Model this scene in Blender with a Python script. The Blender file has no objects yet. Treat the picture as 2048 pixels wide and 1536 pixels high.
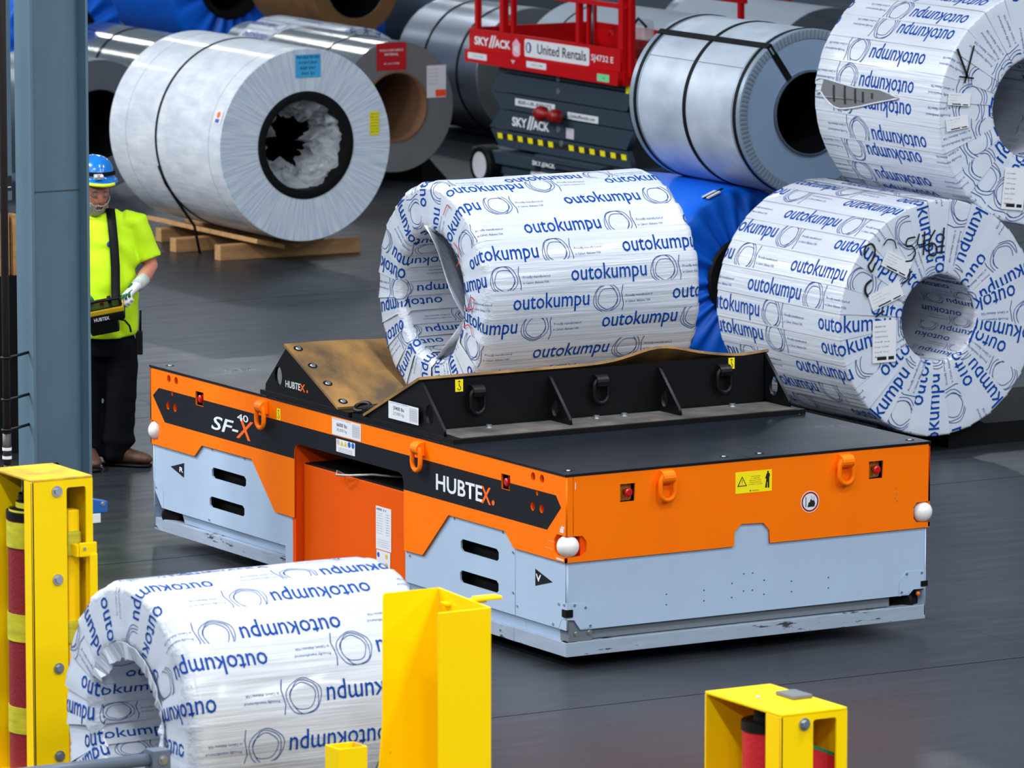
import bpy, bmesh, math, random
from mathutils import Vector, Matrix, noise
random.seed(7)
PI = math.pi
D = bpy.data
SC = bpy.context.scene
COL = SC.collection

# ------------------------------------------------------------------ camera, light, exposure
# world axes follow the building grid: +X along the vehicle's short side, +Y along its long side
YAW = math.radians(30.2808)
cam_data = D.cameras.new('camera')
cam_data.sensor_width = 36.0
cam_data.lens = 216.728
cam_data.clip_end = 300
cam = D.objects.new('camera', cam_data)
COL.objects.link(cam)
cam.location = (-14.984, -25.149, 5.6)
cam.rotation_euler = (PI / 2 - math.radians(8.1704), 0, -YAW)
cam_data.dof.use_dof = True
cam_data.dof.focus_distance = 31.5
cam_data.dof.aperture_fstop = 7.0
SC.camera = cam

world = D.worlds.new('hall_light')
SC.world = world
world.use_nodes = True
bg = world.node_tree.nodes['Background']
bg.inputs[0].default_value = (0.55, 0.75, 1.0, 1)
bg.inputs[1].default_value = 0.17

def area_lamp(x, y, z, sx, sy, power, color=(1, 1, 1), rot=0.0):
    l = D.lights.new('high_bay_lamp', 'AREA')
    l.shape = 'RECTANGLE'; l.size = sx; l.size_y = sy
    l.energy = power; l.color = color
    o = D.objects.new('high_bay_lamp', l)
    COL.objects.link(o)
    o.location = (x, y, z); o.rotation_euler = (0, 0, rot)
    return o

# rows of linear high-bay lamps under the roof
for gx in (-16, -8, 0, 8):
    for gy in (-24, -16, -8, 0):
        area_lamp(gx, gy, 9.5, 0.5, 2.6, 470 if gy < -10 else 350, (0.95, 0.98, 1.0))
for gx in (-14, -6):
    for gy in (8, 16, 24):
        area_lamp(gx, gy, 9.5, 0.5, 2.6, 950, (0.95, 0.98, 1.0))
for gx in (4, 12, 20):
    for gy in (26, 34, 42):
        area_lamp(gx, gy, 9.5, 0.5, 2.6, 130, (0.95, 0.98, 1.0))

SC.view_settings.view_transform = 'Standard'
SC.view_settings.look = 'None'
SC.view_settings.gamma = 1.0
SC.view_settings.use_curve_mapping = False
SC.view_settings.exposure = 0.45

# ------------------------------------------------------------------ materials
def lin(c):
    c = c / 255.0
    return c / 12.92 if c <= 0.04045 else ((c + 0.055) / 1.055) ** 2.4
def rgb(c):
    return (lin(c[0]), lin(c[1]), lin(c[2]), 1.0)

MATS = {}
def mat(name, col, rough=0.5, metal=0.0, var=None, bump=None, coat=0.0, rvar=0.0, spec=0.5, scratch=None, rings=None, trans=0.0, alpha=1.0, sss=0):
    """var=(scale xyz, amount, dark colour)   bump=(scale xyz, strength, detail)"""
    if name in MATS: return MATS[name]
    m = D.materials.new(name); m.use_nodes = True
    nt = m.node_tree; N = nt.nodes; Lk = nt.links
    p = N['Principled BSDF']
    p.inputs['Base Color'].default_value = rgb(col)
    p.inputs['Roughness'].default_value = rough
    p.inputs['Metallic'].default_value = metal
    p.inputs['Specular IOR Level'].default_value = spec
    p.inputs['Coat Weight'].default_value = coat
    p.inputs['Coat Roughness'].default_value = 0.12
    if trans: p.inputs['Transmission Weight'].default_value = trans
    if alpha < 1: p.inputs['Alpha'].default_value = alpha
    tc = N.new('ShaderNodeTexCoord')
    def nz(scale, detail=4.0, rough_=0.55):
        mp = N.new('ShaderNodeMapping'); Lk.new(tc.outputs['Object'], mp.inputs[0])
        mp.inputs['Scale'].default_value = scale
        t = N.new('ShaderNodeTexNoise'); Lk.new(mp.outputs[0], t.inputs['Vector'])
        t.inputs['Scale'].default_value = 1.0; t.inputs['Detail'].default_value = detail
        t.inputs['Roughness'].default_value = rough_
        return t
    cur = None
    if var:
        t = nz(var[0])
        r = N.new('ShaderNodeValToRGB'); Lk.new(t.outputs[0], r.inputs[0])
        lo = 0.5 - 0.5 * (var[3] if len(var) > 3 else 0.5); hi = 1 - lo
        r.color_ramp.elements[0].position = lo; r.color_ramp.elements[1].position = hi
        a = rgb(var[2]); b = rgb(col)
        k = var[1]
        r.color_ramp.elements[0].color = tuple(b[i] * (1 - k) + a[i] * k for i in range(3)) + (1,)
        r.color_ramp.elements[1].color = b
        cur = r.outputs[0]
        Lk.new(cur, p.inputs['Base Color'])
        if rvar:
            ma = N.new('ShaderNodeMath'); ma.operation = 'MULTIPLY_ADD'
            Lk.new(t.outputs[0], ma.inputs[0]); ma.inputs[1].default_value = rvar; ma.inputs[2].default_value = rough - rvar / 2
            Lk.new(ma.outputs[0], p.inputs['Roughness'])
    if scratch:
        t = nz(scratch[0], 6.0, 0.7)
        r = N.new('ShaderNodeValToRGB'); Lk.new(t.outputs[0], r.inputs[0])
        r.color_ramp.elements[0].position = scratch[1]; r.color_ramp.elements[1].position = scratch[1] + 0.03
        r.color_ramp.elements[0].color = (0, 0, 0, 1); r.color_ramp.elements[1].color = (1, 1, 1, 1)
        mx = N.new('ShaderNodeMixRGB')
        Lk.new(r.outputs[0], mx.inputs[0])
        if cur: Lk.new(cur, mx.inputs[1])
        else: mx.inputs[1].default_value = rgb(col)
        mx.inputs[2].default_value = rgb(scratch[2])
        cur = mx.outputs[0]; Lk.new(cur, p.inputs['Base Color'])
    h = None
    if bump:
        t = nz(bump[0], bump[2] if len(bump) > 2 else 3.0)
        h = t.outputs[0]; st = bump[1]
    if rings:
        w = N.new('ShaderNodeTexWave'); w.wave_type = 'RINGS'; w.rings_direction = 'X'
        Lk.new(tc.outputs['Object'], w.inputs['Vector'])
        w.inputs['Scale'].default_value = rings[0]; w.inputs['Distortion'].default_value = 1.5
        w.inputs['Detail'].default_value = 2
        h = w.outputs['Fac']; st = rings[1]
    if h is not None:
        b = N.new('ShaderNodeBump'); b.inputs['Strength'].default_value = st; b.inputs['Distance'].default_value = 0.01
        Lk.new(h, b.inputs['Height']); Lk.new(b.outputs[0], p.inputs['Normal'])
    MATS[name] = m
    return m

ORANGE = mat('orange_paint', (255, 120, 0), 0.45, spec=0.15, var=((3, 3, 3), 0.25, (250, 104, 0)), bump=((90, 90, 90), 0.02))
ORANGE_DARK = mat('orange_recess_shade', (240, 80, 4), 0.6, spec=0.1)  # darker copy of the vehicle orange, with the shade of inner faces in it
GREY_PANEL = mat('light_grey_paint', (172, 193, 217), 0.42, spec=0.3, var=((4, 4, 4), 0.5, (162, 182, 207)), bump=((120, 120, 120), 0.03))
GREY_SKIRT = mat('scuffed_grey_paint', (160, 174, 192), 0.5, spec=0.3, var=((5, 5, 30), 0.6, (134, 146, 160)), scratch=((2.6, 2.6, 16), 0.575, (58, 60, 64)))
BLACK_STRIPE = mat('black_decal', (20, 24, 31), 0.5, spec=0.2)
BLACK_STEEL = mat('black_painted_steel', (10, 11, 13), 0.42, spec=0.25, bump=((60, 60, 60), 0.05), scratch=((18, 18, 18), 0.72, (60, 62, 64)))
DECK_BLACK = mat('black_deck_paint', (13, 17, 24), 0.30, spec=0.18, var=((1.3, 3, 3), 0.8, (30, 36, 44)), rvar=0.18, bump=((40, 40, 40), 0.03), scratch=((1.5, 9, 3), 0.78, (44, 50, 58)))
DARK = mat('dark_void', (7, 8, 9), 0.8, spec=0.2)
RUBBER = mat('black_rubber', (11, 11, 12), 0.6, spec=0.2)
DUSTY = mat('dusty_flange', (96, 90, 84), 0.75, var=((6, 6, 6), 0.9, (46, 46, 48), 0.4))
PAD = mat('brown_belting', (158, 116, 58), 0.62, var=((5, 3.4, 3), 1.0, (84, 66, 44), 0.32), bump=((14, 14, 14), 0.25), scratch=((5, 7, 5), 0.68, (150, 140, 126)))
ZINC = mat('zinc_bolt', (178, 184, 190), 0.3, 0.85)
WHITE_GLASS = mat('opal_lens', (236, 230, 228), 0.18, coat=0.6)
RED_BTN = mat('red_button', (190, 12, 14), 0.3)
YEL_STK = mat('yellow_sticker', (255, 232, 0), 0.45)
WHITE_STK = mat('white_sticker', (222, 224, 230), 0.45)
WHITE_INK = mat('white_lettering', (226, 230, 235), 0.5)
ORANGE_INK = mat('orange_lettering', (255, 104, 6), 0.5)
BLACK_INK = mat('black_lettering', (16, 16, 18), 0.6)
GREY_INK = mat('grey_lettering', (120, 124, 130), 0.6)
BLUE_INK = mat('blue_lettering', (0, 64, 150), 0.6, spec=0.1)
PALE_BLUE_INK = mat('pale_blue_lettering', (28, 66, 132), 0.6, spec=0.1)
RED_INK = mat('red_marker', (190, 30, 44), 0.6)
RED_STK = mat('red_sticker', (186, 14, 26), 0.5)
CYAN_STK = mat('light_blue_sticker', (60, 170, 226), 0.5)
BLUE_STK = mat('blue_pictogram', (26, 92, 190), 0.5)
PAPER = mat('white_wrapping_paper', (204, 209, 218), 0.34, coat=0.3, var=((1.2, 12, 12), 0.6, (176, 183, 197)), bump=((1.1, 34, 34), 0.7, 3.5), rvar=0.12)
PAPER_END = mat('white_end_paper', (206, 214, 226), 0.33, coat=0.35, var=((3, 5, 5), 0.5, (188, 198, 214)), bump=((6, 6, 6), 0.18, 3.0))
FILM = mat('white_stretch_film', (222, 226, 233), 0.4, var=((5, 2, 14), 0.8, (184, 190, 202), 0.45), bump=((3, 26, 26), 0.35, 5.0), coat=0.25)
FILM_END = mat('pale_blue_film', (178, 192, 208), 0.4, var=((40, 9, 9), 0.8, (148, 164, 184), 0.5), bump=((40, 30, 30), 0.4, 5.0), coat=0.3)
def radial_streaks(m, cz):
    nt = m.node_tree; N = nt.nodes; Lk = nt.links; p = N['Principled BSDF']
    tc = N.new('ShaderNodeTexCoord'); sx = N.new('ShaderNodeSeparateXYZ'); Lk.new(tc.outputs['Object'], sx.inputs[0])
    sub = N.new('ShaderNodeMath'); sub.operation = 'SUBTRACT'; Lk.new(sx.outputs['Z'], sub.inputs[0]); sub.inputs[1].default_value = cz
    at = N.new('ShaderNodeMath'); at.operation = 'ARCTAN2'; Lk.new(sub.outputs[0], at.inputs[0]); Lk.new(sx.outputs['Y'], at.inputs[1])
    ln = N.new('ShaderNodeVectorMath'); ln.operation = 'LENGTH'
    cb0 = N.new('ShaderNodeCombineXYZ'); Lk.new(sx.outputs['Y'], cb0.inputs[0]); Lk.new(sub.outputs[0], cb0.inputs[1]); Lk.new(cb0.outputs[0], ln.inputs[0])
    cb = N.new('ShaderNodeCombineXYZ'); Lk.new(at.outputs[0], cb.inputs[0]); Lk.new(ln.outputs['Value'], cb.inputs[1])
    mp = N.new('ShaderNodeMapping'); mp.inputs['Scale'].default_value = (38, 3.5, 1); Lk.new(cb.outputs[0], mp.inputs[0])
    t = N.new('ShaderNodeTexNoise'); t.inputs['Scale'].default_value = 1; t.inputs['Detail'].default_value = 5; Lk.new(mp.outputs[0], t.inputs['Vector'])
    r = N.new('ShaderNodeValToRGB'); Lk.new(t.outputs[0], r.inputs[0])
    r.color_ramp.elements[0].position = .3; r.color_ramp.elements[1].position = .68
    r.color_ramp.elements[0].color = rgb((182, 198, 216)); r.color_ramp.elements[1].color = rgb((222, 231, 241))
    Lk.new(r.outputs[0], p.inputs['Base Color'])
    for n_ in N:
        if n_.type == 'BUMP': Lk.new(t.outputs[0], n_.inputs['Height'])
radial_streaks(FILM_END, .715)
STRAP = mat('black_strapping', (10, 11, 13), 0.6, spec=0.15)
SHINY = mat('polished_steel', (206, 204, 200), 0.16, 1.0, bump=((3, 2, 2), 0.05))
SATIN = mat('satin_steel', (150, 158, 168), 0.33, 0.9, var=((2, 3, 3), 0.5, (120, 128, 140)), bump=((4, 6, 6), 0.06))
GALV = mat('galvanised_sheet', (196, 207, 220), 0.42, 0.2, var=((3, 5, 5), 0.7, (132, 146, 164), 0.5), bump=((6, 8, 8), 0.06))
EDGE_FACE = mat('coil_edge_steel', (120, 124, 126), 0.5, 0.3, rings=(40.0, 0.10))
EDGE_DARK = mat('coil_edge_grey', (98, 104, 112), 0.55, 0.25, rings=(40.0, 0.10))
BORE = mat('bore_brown', (58, 44, 36), 0.6)
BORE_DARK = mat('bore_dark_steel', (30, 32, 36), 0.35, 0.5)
TARP = mat('blue_tarpaulin', (12, 106, 228), 0.42, spec=0.3, var=((3, 3, 3), 0.5, (8, 80, 196)), bump=((5, 7, 7), 0.5, 3.0))
KRAFT = mat('kraft_paper', (132, 94, 52), 0.6, var=((6, 6, 6), 0.8, (96, 66, 36)), bump=((16, 16, 16), 0.3))
CLEAR_FILM = mat('clear_film', (214, 220, 226), 0.22, alpha=0.42, bump=((9, 9, 9), 1.0, 5.0))
WOOD = mat('pale_timber', (186, 142, 92), 0.7, var=((3, 26, 26), 0.7, (140, 98, 58), 0.5), bump=((4, 40, 40), 0.2))
YELLOW = mat('yellow_paint', (255, 212, 0), 0.45, spec=0.15, var=((3, 3, 3), 0.12, (246, 196, 0)), scratch=((9, 9, 9), 0.70, (132, 104, 30)))
YELLOW_WORN = mat('worn_yellow_paint', (250, 200, 10), 0.5, var=((8, 8, 8), 0.9, (150, 122, 50), 0.35))
YEL_WEB = mat('yellow_webbing', (214, 206, 30), 0.7, var=((8, 8, 30), 0.8, (150, 140, 30)))
RED_MESH = mat('dark_red_fabric', (132, 14, 26), 0.75, bump=((60, 60, 60), 0.3))
RED_BRIGHT = mat('red_fabric', (196, 16, 34), 0.7, bump=((60, 60, 60), 0.3))
GREEN_TRIM = mat('green_trim', (10, 124, 70), 0.6)
COLUMN = mat('grey_green_column_paint', (84, 108, 124), 0.55, spec=0.3, var=((6, 6, 2), 0.5, (68, 92, 106)), scratch=((22, 22, 10), 0.70, (40, 46, 50)), bump=((30, 30, 30), 0.05))
PIPE_M = mat('dark_pipe', (46, 38, 36), 0.5)
LIFT_RED = mat('red_lift_paint', (186, 6, 14), 0.45, spec=0.2)
LIFT_DARK_RED = mat('dark_red_lift_paint', (120, 8, 12), 0.5)
LIFT_GREY = mat('slate_grey_lift_paint', (50, 62, 76), 0.5, spec=0.25)
LIFT_BLACK = mat('lift_dark', (20, 24, 28), 0.6)
GREEN_STK = mat('green_sticker', (120, 214, 150), 0.5)
HIVIS = mat('hi_vis_yellow_cloth', (196, 240, 0), 0.8, bump=((9, 9, 9), 0.35, 3.0))
TROUSER = mat('navy_denim', (8, 10, 15), 0.9, spec=0.1, bump=((20, 20, 20), 0.3))
SKIN = mat('skin', (196, 128, 106), 0.55, var=((30, 30, 30), 0.4, (170, 96, 80)))
BEARD = mat('grey_beard', (186, 182, 176), 0.9, var=((120, 120, 120), 0.7, (110, 104, 98)), bump=((150, 150, 150), 0.8))
HELMET = mat('blue_helmet', (14, 118, 208), 0.22, coat=0.6, bump=((14, 14, 14), 0.1))
LIME = mat('lime_reflective', (220, 240, 20), 0.5)
BOOT = mat('brown_leather', (84, 54, 30), 0.6, var=((20, 20, 20), 0.7, (50, 32, 18)))
GLOVE_W = mat('pale_glove_cloth', (206, 204, 210), 0.85)
GLOVE_G = mat('green_glove_patch', (6, 96, 54), 0.8)
CUFF = mat('grey_knit_cuff', (176, 188, 178), 0.9, bump=((90, 90, 90), 0.5))
LENS = mat('clear_lens', (210, 216, 220), 0.1, alpha=0.25)
CTRL_YEL = mat('controller_mustard', (196, 160, 16), 0.5)
BLUE_SIGN = mat('blue_sign_paint', (30, 92, 176), 0.4)
STEEL_RAIL = mat('grey_rail_paint', (92, 104, 122), 0.35)

def floor_material():
    m = D.materials.new('polished_concrete'); m.use_nodes = True
    nt = m.node_tree; N = nt.nodes; Lk = nt.links; p = N['Principled BSDF']
    tc = N.new('ShaderNodeTexCoord')
    def noise_(scale, detail, mapping=(1, 1, 1)):
        mp = N.new('ShaderNodeMapping'); mp.inputs['Scale'].default_value = mapping
        mp.inputs['Rotation'].default_value = (0, 0, 0.5)
        Lk.new(tc.outputs['Object'], mp.inputs[0])
        t = N.new('ShaderNodeTexNoise'); t.inputs['Scale'].default_value = scale; t.inputs['Detail'].default_value = detail
        Lk.new(mp.outputs[0], t.inputs['Vector']); return t
    a = noise_(0.45, 6, (1, 0.5, 1)); b = noise_(5, 8, (0.35, 2.2, 1))
    r = N.new('ShaderNodeValToRGB'); Lk.new(a.outputs[0], r.inputs[0])
    r.color_ramp.elements[0].position = 0.32; r.color_ramp.elements[1].position = 0.68
    r.color_ramp.elements[0].color = rgb((28, 31, 35)); r.color_ramp.elements[1].color = rgb((50, 54, 60))
    r2 = N.new('ShaderNodeValToRGB'); Lk.new(b.outputs[0], r2.inputs[0])
    r2.color_ramp.elements[0].position = 0.35; r2.color_ramp.elements[1].position = 0.65
    r2.color_ramp.elements[0].color = (0.75, 0.75, 0.75, 1); r2.color_ramp.elements[1].color = (1, 1, 1, 1)
    mx = N.new('ShaderNodeMixRGB'); mx.blend_type = 'MULTIPLY'; mx.inputs[0].default_value = 0.8
    Lk.new(r.outputs[0], mx.inputs[1]); Lk.new(r2.outputs[0], mx.inputs[2]); Lk.new(mx.outputs[0], p.inputs['Base Color'])
    ma = N.new('ShaderNodeMath'); ma.operation = 'MULTIPLY_ADD'; Lk.new(b.outputs[0], ma.inputs[0])
    ma.inputs[1].default_value = 0.3; ma.inputs[2].default_value = 0.2; Lk.new(ma.outputs[0], p.inputs['Roughness'])
    p.inputs['Specular IOR Level'].default_value = 0.28
    bp = N.new('ShaderNodeBump'); bp.inputs['Strength'].default_value = 0.06; bp.inputs['Distance'].default_value = 0.01
    Lk.new(b.outputs[0], bp.inputs['Height']); Lk.new(bp.outputs[0], p.inputs['Normal'])
    return m
FLOOR = floor_material()

# ------------------------------------------------------------------ object helpers
def link(name, me, parent=None, label=None, smooth=False):
    o = D.objects.new(name, me); COL.objects.link(o)
    if parent is not None: o.parent = parent
    if label: o['label'] = label
    if smooth and me is not None:
        for f in me.polygons: f.use_smooth = True
    return o

def thing(name, label, cat, loc=(0, 0, 0), rotz=0.0, group=None):
    o = D.objects.new(name, None); COL.objects.link(o)
    o.empty_display_size = 0.2
    o.location = loc; o.rotation_euler = (0, 0, rotz)
    o['label'] = label; o['category'] = cat
    if group: o['group'] = group
    return o
def tag(o, label, cat, group=None):
    o['label'] = label; o['category'] = cat
    if group: o['group'] = group
    return o

def done(name, bm, material, parent=None, label=None, smooth=False):
    me = D.meshes.new(name)
    bmesh.ops.recalc_face_normals(bm, faces=bm.faces[:])
    bm.to_mesh(me); bm.free()
    me.materials.append(material)
    return link(name, me, parent, label, smooth)

def add_box(bm, x0, x1, y0, y1, z0, z1, bevel=0.0, M=None):
    vs = [bm.verts.new((x, y, z)) for x in (x0, x1) for y in (y0, y1) for z in (z0, z1)]
    fs = [(0, 1, 3, 2), (4, 6, 7, 5), (0, 4, 5, 1), (2, 3, 7, 6), (0, 2, 6, 4), (1, 5, 7, 3)]
    faces = [bm.faces.new([vs[i] for i in f]) for f in fs]
    if bevel > 0:
        es = list({e for f in faces for e in f.edges})
        r = bmesh.ops.bevel(bm, geom=es, offset=bevel, segments=2, affect='EDGES', profile=0.6)
        vs = list({v for f in r['faces'] for v in f.verts} | {v for v in vs if v.is_valid})
    if M is not None:
        bmesh.ops.transform(bm, matrix=M, verts=[v for v in vs if v.is_valid])
    return vs
def box(name, b, material, parent=None, bevel=0.0, M=None, label=None):
    bm = bmesh.new(); add_box(bm, *b, bevel=bevel, M=M)
    return done(name, bm, material, parent, label)

def frame(o, right, up):
    r = Vector(right).normalized(); u = Vector(up).normalized(); n = r.cross(u)
    return Matrix(((r.x, u.x, n.x, o[0]), (r.y, u.y, n.y, o[1]), (r.z, u.z, n.z, o[2]), (0, 0, 0, 1)))

def curve_to_mesh(cu):
    ob = D.objects.new('tmp', cu)
    me = D.meshes.new_from_object(ob)
    D.objects.remove(ob); D.curves.remove(cu)
    return me

def plate_mesh(outline, holes=(), thick=0.01, n0=0.0, M=None):
    cu = D.curves.new('c', 'CURVE'); cu.dimensions = '2D'; cu.fill_mode = 'BOTH'; cu.extrude = thick / 2
    for poly in [outline] + list(holes):
        s = cu.splines.new('POLY'); s.points.add(len(poly) - 1); s.use_cyclic_u = True
        for p, q in zip(s.points, poly): p.co = (q[0], q[1], 0, 1)
    me = curve_to_mesh(cu)
    me.transform(Matrix.Translation((0, 0, n0 + thick / 2)))
    if M is not None: me.transform(M)
    return me
def plate(name, outline, material, parent, M, thick=0.01, n0=0.0, holes=(), label=None):
    me = plate_mesh(outline, holes, thick, n0, M)
    me.materials.clear(); me.materials.append(material)
    return link(name, me, parent, label)

def rect(x0, x1, y0, y1): return [(x0, y0), (x1, y0), (x1, y1), (x0, y1)]
def rrect(x0, x1, y0, y1, r, n=4):
    out = []
    for cx, cy, a in ((x1 - r, y0 + r, -PI / 2), (x1 - r, y1 - r, 0), (x0 + r, y1 - r, PI / 2), (x0 + r, y0 + r, PI)):
        for i in range(n + 1):
            t = a + i / n * PI / 2
            out.append((cx + r * math.cos(t), cy + r * math.sin(t)))
    return out
def circ(cx, cy, r, n=20): return [(cx + r * math.cos(i / n * 2 * PI), cy + r * math.sin(i / n * 2 * PI)) for i in range(n)]

def text_mesh(body, bold=0.0, shear=0.0, res=3, align='LEFT', thick=0.0):
    cu = D.curves.new('t', 'FONT'); cu.body = body; cu.size = 1.0; cu.resolution_u = res
    cu.offset = bold; cu.shear = shear; cu.extrude = thick
    me = curve_to_mesh(cu)
    return me
def fit_mesh(me, x0, x1, y0, y1, z=0.0):
    xs = [v.co.x for v in me.vertices]; ys = [v.co.y for v in me.vertices]
    ax, bx, ay, by = min(xs), max(xs), min(ys), max(ys)
    for v in me.vertices:
        v.co.x = x0 + (v.co.x - ax) / (bx - ax) * (x1 - x0)
        v.co.y = y0 + (v.co.y - ay) / (by - ay) * (y1 - y0)
        v.co.z += z
    return me
def lettering(body, x0, x1, y0, y1, material, parent, M, n0=0.001, bold=0.0, shear=0.0, res=3, name='lettering'):
    me = fit_mesh(text_mesh(body, bold, shear, res), x0, x1, y0, y1, n0)
    me.transform(M); me.materials.clear(); me.materials.append(material)
    return link(name, me, parent)

def add_tube(bm, pts, r, seg=10, closed=False, caps=True):
    pts = [Vector(p) for p in pts]; n = len(pts); rings = []
    rr = r if isinstance(r, (list, tuple)) else [r] * n
    up = Vector((0, 0, 1)); prev = None
    for i, p in enumerate(pts):
        if closed: t = (pts[(i + 1) % n] - pts[i - 1])
        else: t = pts[min(i + 1, n - 1)] - pts[max(i - 1, 0)]
        t.normalize()
        if prev is None:
            a = t.cross(up) if abs(t.dot(up)) < 0.95 else t.cross(Vector((1, 0, 0)))
        else: a = prev - t * prev.dot(t)
        a.normalize(); b = t.cross(a); prev = a
        rings.append([bm.verts.new(p + rr[i] * (math.cos(k / seg * 2 * PI) * a + math.sin(k / seg * 2 * PI) * b)) for k in range(seg)])
    m = n if closed else n - 1
    for i in range(m):
        A, B = rings[i], rings[(i + 1) % n]
        for k in range(seg): bm.faces.new((A[k], A[(k + 1) % seg], B[(k + 1) % seg], B[k]))
    if caps and not closed:
        bm.faces.new(rings[0][::-1]); bm.faces.new(rings[-1])
    return rings
def tube(name, pts, r, material, parent=None, seg=10, closed=False, label=None):
    bm = bmesh.new(); add_tube(bm, pts, r, seg, closed)
    return done(name, bm, material, parent, label, smooth=True)

def add_lathe(bm, prof, seg=64, axis='X', a0=0.0, a1=2 * PI, closed_prof=False, fn=None):
    """prof: list of (x, radius); revolve about X (or Z)."""
    full = abs(a1 - a0 - 2 * PI) < 1e-6
    cols = seg if full else seg + 1
    grid = []
    for i in range(cols):
        a = a0 + (a1 - a0) * i / seg
        row = []
        for (x, r) in prof:
            if fn: x, r = fn(x, r, a)
            c = (x, r * math.cos(a), r * math.sin(a)) if axis == 'X' else (r * math.cos(a), r * math.sin(a), x)
            row.append(bm.verts.new(c))
        grid.append(row)
    n = len(prof); m = n if closed_prof else n - 1
    for i in range(seg):
        A = grid[i]; B = grid[(i + 1) % cols]
        for j in range(m):
            k = (j + 1) % n
            bm.faces.new((A[j], A[k], B[k], B[j]))
    return grid
def lathe(name, prof, material, parent=None, seg=64, axis='X', M=None, smooth=True, label=None, closed_prof=False, fn=None):
    bm = bmesh.new(); add_lathe(bm, prof, seg, axis, closed_prof=closed_prof, fn=fn)
    bmesh.ops.remove_doubles(bm, verts=bm.verts[:], dist=1e-6)
    if M is not None: bmesh.ops.transform(bm, matrix=M, verts=bm.verts[:])
    o = done(name, bm, material, parent, label, smooth)
    if smooth: sharp(o.data)
    return o
def sharp(me, ang=0.6):
    bm = bmesh.new(); bm.from_mesh(me)
    for e in bm.edges:
        if len(e.link_faces) == 2 and e.calc_face_angle(0) > ang: e.smooth = False
    bm.to_mesh(me); bm.free()

def ball(name, c, r, material, parent, seg=16, scale=(1, 1, 1)):
    bm = bmesh.new()
    bmesh.ops.create_uvsphere(bm, u_segments=seg, v_segments=max(6, seg // 2), radius=r, matrix=Matrix.Translation(c) @ Matrix.Diagonal((*scale, 1)))
    return done(name, bm, material, parent, smooth=True)

def bolt(c, n, r, material, parent, h=0.008, name='bolt', washer=True):
    """hex bolt head on a washer, axis n"""
    n = Vector(n).normalized(); q = n.to_track_quat('Z', 'Y').to_matrix().to_4x4(); q.translation = Vector(c)
    bm = bmesh.new()
    if washer: bmesh.ops.create_cone(bm, cap_ends=True, segments=16, radius1=r * 1.5, radius2=r * 1.45, depth=h * 0.3, matrix=q @ Matrix.Translation((0, 0, h * 0.15)))
    bmesh.ops.create_cone(bm, cap_ends=True, segments=6, radius1=r, radius2=r * 0.95, depth=h, matrix=q @ Matrix.Translation((0, 0, h * 0.6)))
    return done(name, bm, material, parent)

def stadium(w, h, n=10):
    r = w / 2; pts = []
    for i in range(n + 1): t = i / n * PI; pts.append((r * math.cos(t), h / 2 - r + r * math.sin(t)))
    for i in range(n + 1): t = PI + i / n * PI; pts.append((r * math.cos(t), -h / 2 + r + r * math.sin(t)))
    return pts

def lifting_ring(parent, M, x, z_top, material, scale=1.0):
    """welded lug with a hanging oval ring, on plane M (right, up, out)"""
    s = scale
    root = None
    bm = bmesh.new()
    # saddle: half round block
    prof = [(0.0, 0.0)] + [(0.055 * s * math.sin(t), -0.034 * s + 0.034 * s * math.cos(t)) for t in [i / 8 * PI for i in range(9)]]
    prof = [(0, 0.0)] + [(0.012 * s + 0.040 * s * math.sin(i / 8 * PI), -0.034 * s + 0.034 * s * math.cos(i / 8 * PI)) for i in range(9)] + [(0, -0.068 * s)]
    w = 0.034 * s
    L1 = [bm.verts.new(M @ Vector((x - w, z_top + b, a))) for a, b in prof]
    L2 = [bm.verts.new(M @ Vector((x + w, z_top + b, a))) for a, b in prof]
    n = len(prof)
    for i in range(n): bm.faces.new((L1[i], L1[(i + 1) % n], L2[(i + 1) % n], L2[i]))
    bm.faces.new(L1); bm.faces.new(L2[::-1])
    lug = done('lifting_lug', bm, material, parent)
    pts = [M @ Vector((x + p[0] - 0.002, z_top - 0.082 * s + p[1], 0.030 * s)) for p in stadium(0.082 * s, 0.125 * s)]
    bm = bmesh.new(); add_tube(bm, pts, 0.0125 * s, 10, closed=True)
    done('lifting_ring', bm, material, lug, smooth=True)
    return lug

def hook_sticker(parent, M, x0, x1, y0, y1):
    st = plate('hook_sticker', rect(x0, x1, y0, y1), YEL_STK, parent, M, 0.001, label='yellow sticker with a black crane hook')
    cx = (x0 + x1) / 2; w = x1 - x0; h = y1 - y0
    pts = [(cx, y1 - h * 0.30), (cx, y0 + h * 0.48)]
    for i in range(9):
        t = PI / 2 - i / 8 * 1.5 * PI
        pts.append((cx + w * 0.20 * math.cos(t), y0 + h * 0.30 + w * 0.22 * math.sin(t)))
    me = ribbon(pts, w * 0.09); me.transform(Matrix.Translation((0, 0, 0.0016))); me.transform(M)
    me.materials.append(BLACK_INK); link('hook_symbol', me, st)
    plate('hook_block', [(cx - w * 0.2, y1 - h * 0.22), (cx + w * 0.2, y1 - h * 0.22), (cx, y1 - h * 0.08)], BLACK_INK, st, M, 0.0006, 0.0012)

def ribbon(pts, width, closed=False):
    """flat 2D polyline mesh"""
    bm = bmesh.new(); n = len(pts); L = []
    for i, p in enumerate(pts):
        a = Vector(pts[i - 1] if (closed or i > 0) else pts[i]); b = Vector(pts[(i + 1) % n] if (closed or i < n - 1) else pts[i])
        t = (b - a); t = t.normalized() if t.length > 1e-9 else Vector((1, 0))
        nn = Vector((-t.y, t.x)) * width / 2; q = Vector(p)
        L.append((bm.verts.new((*(q + nn), 0)), bm.verts.new((*(q - nn), 0))))
    for i in range(n if closed else n - 1):
        A = L[i]; B = L[(i + 1) % n]
        bm.faces.new((A[0], A[1], B[1], B[0]))
    me = D.meshes.new('ribbon'); bm.to_mesh(me); bm.free(); return me

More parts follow.
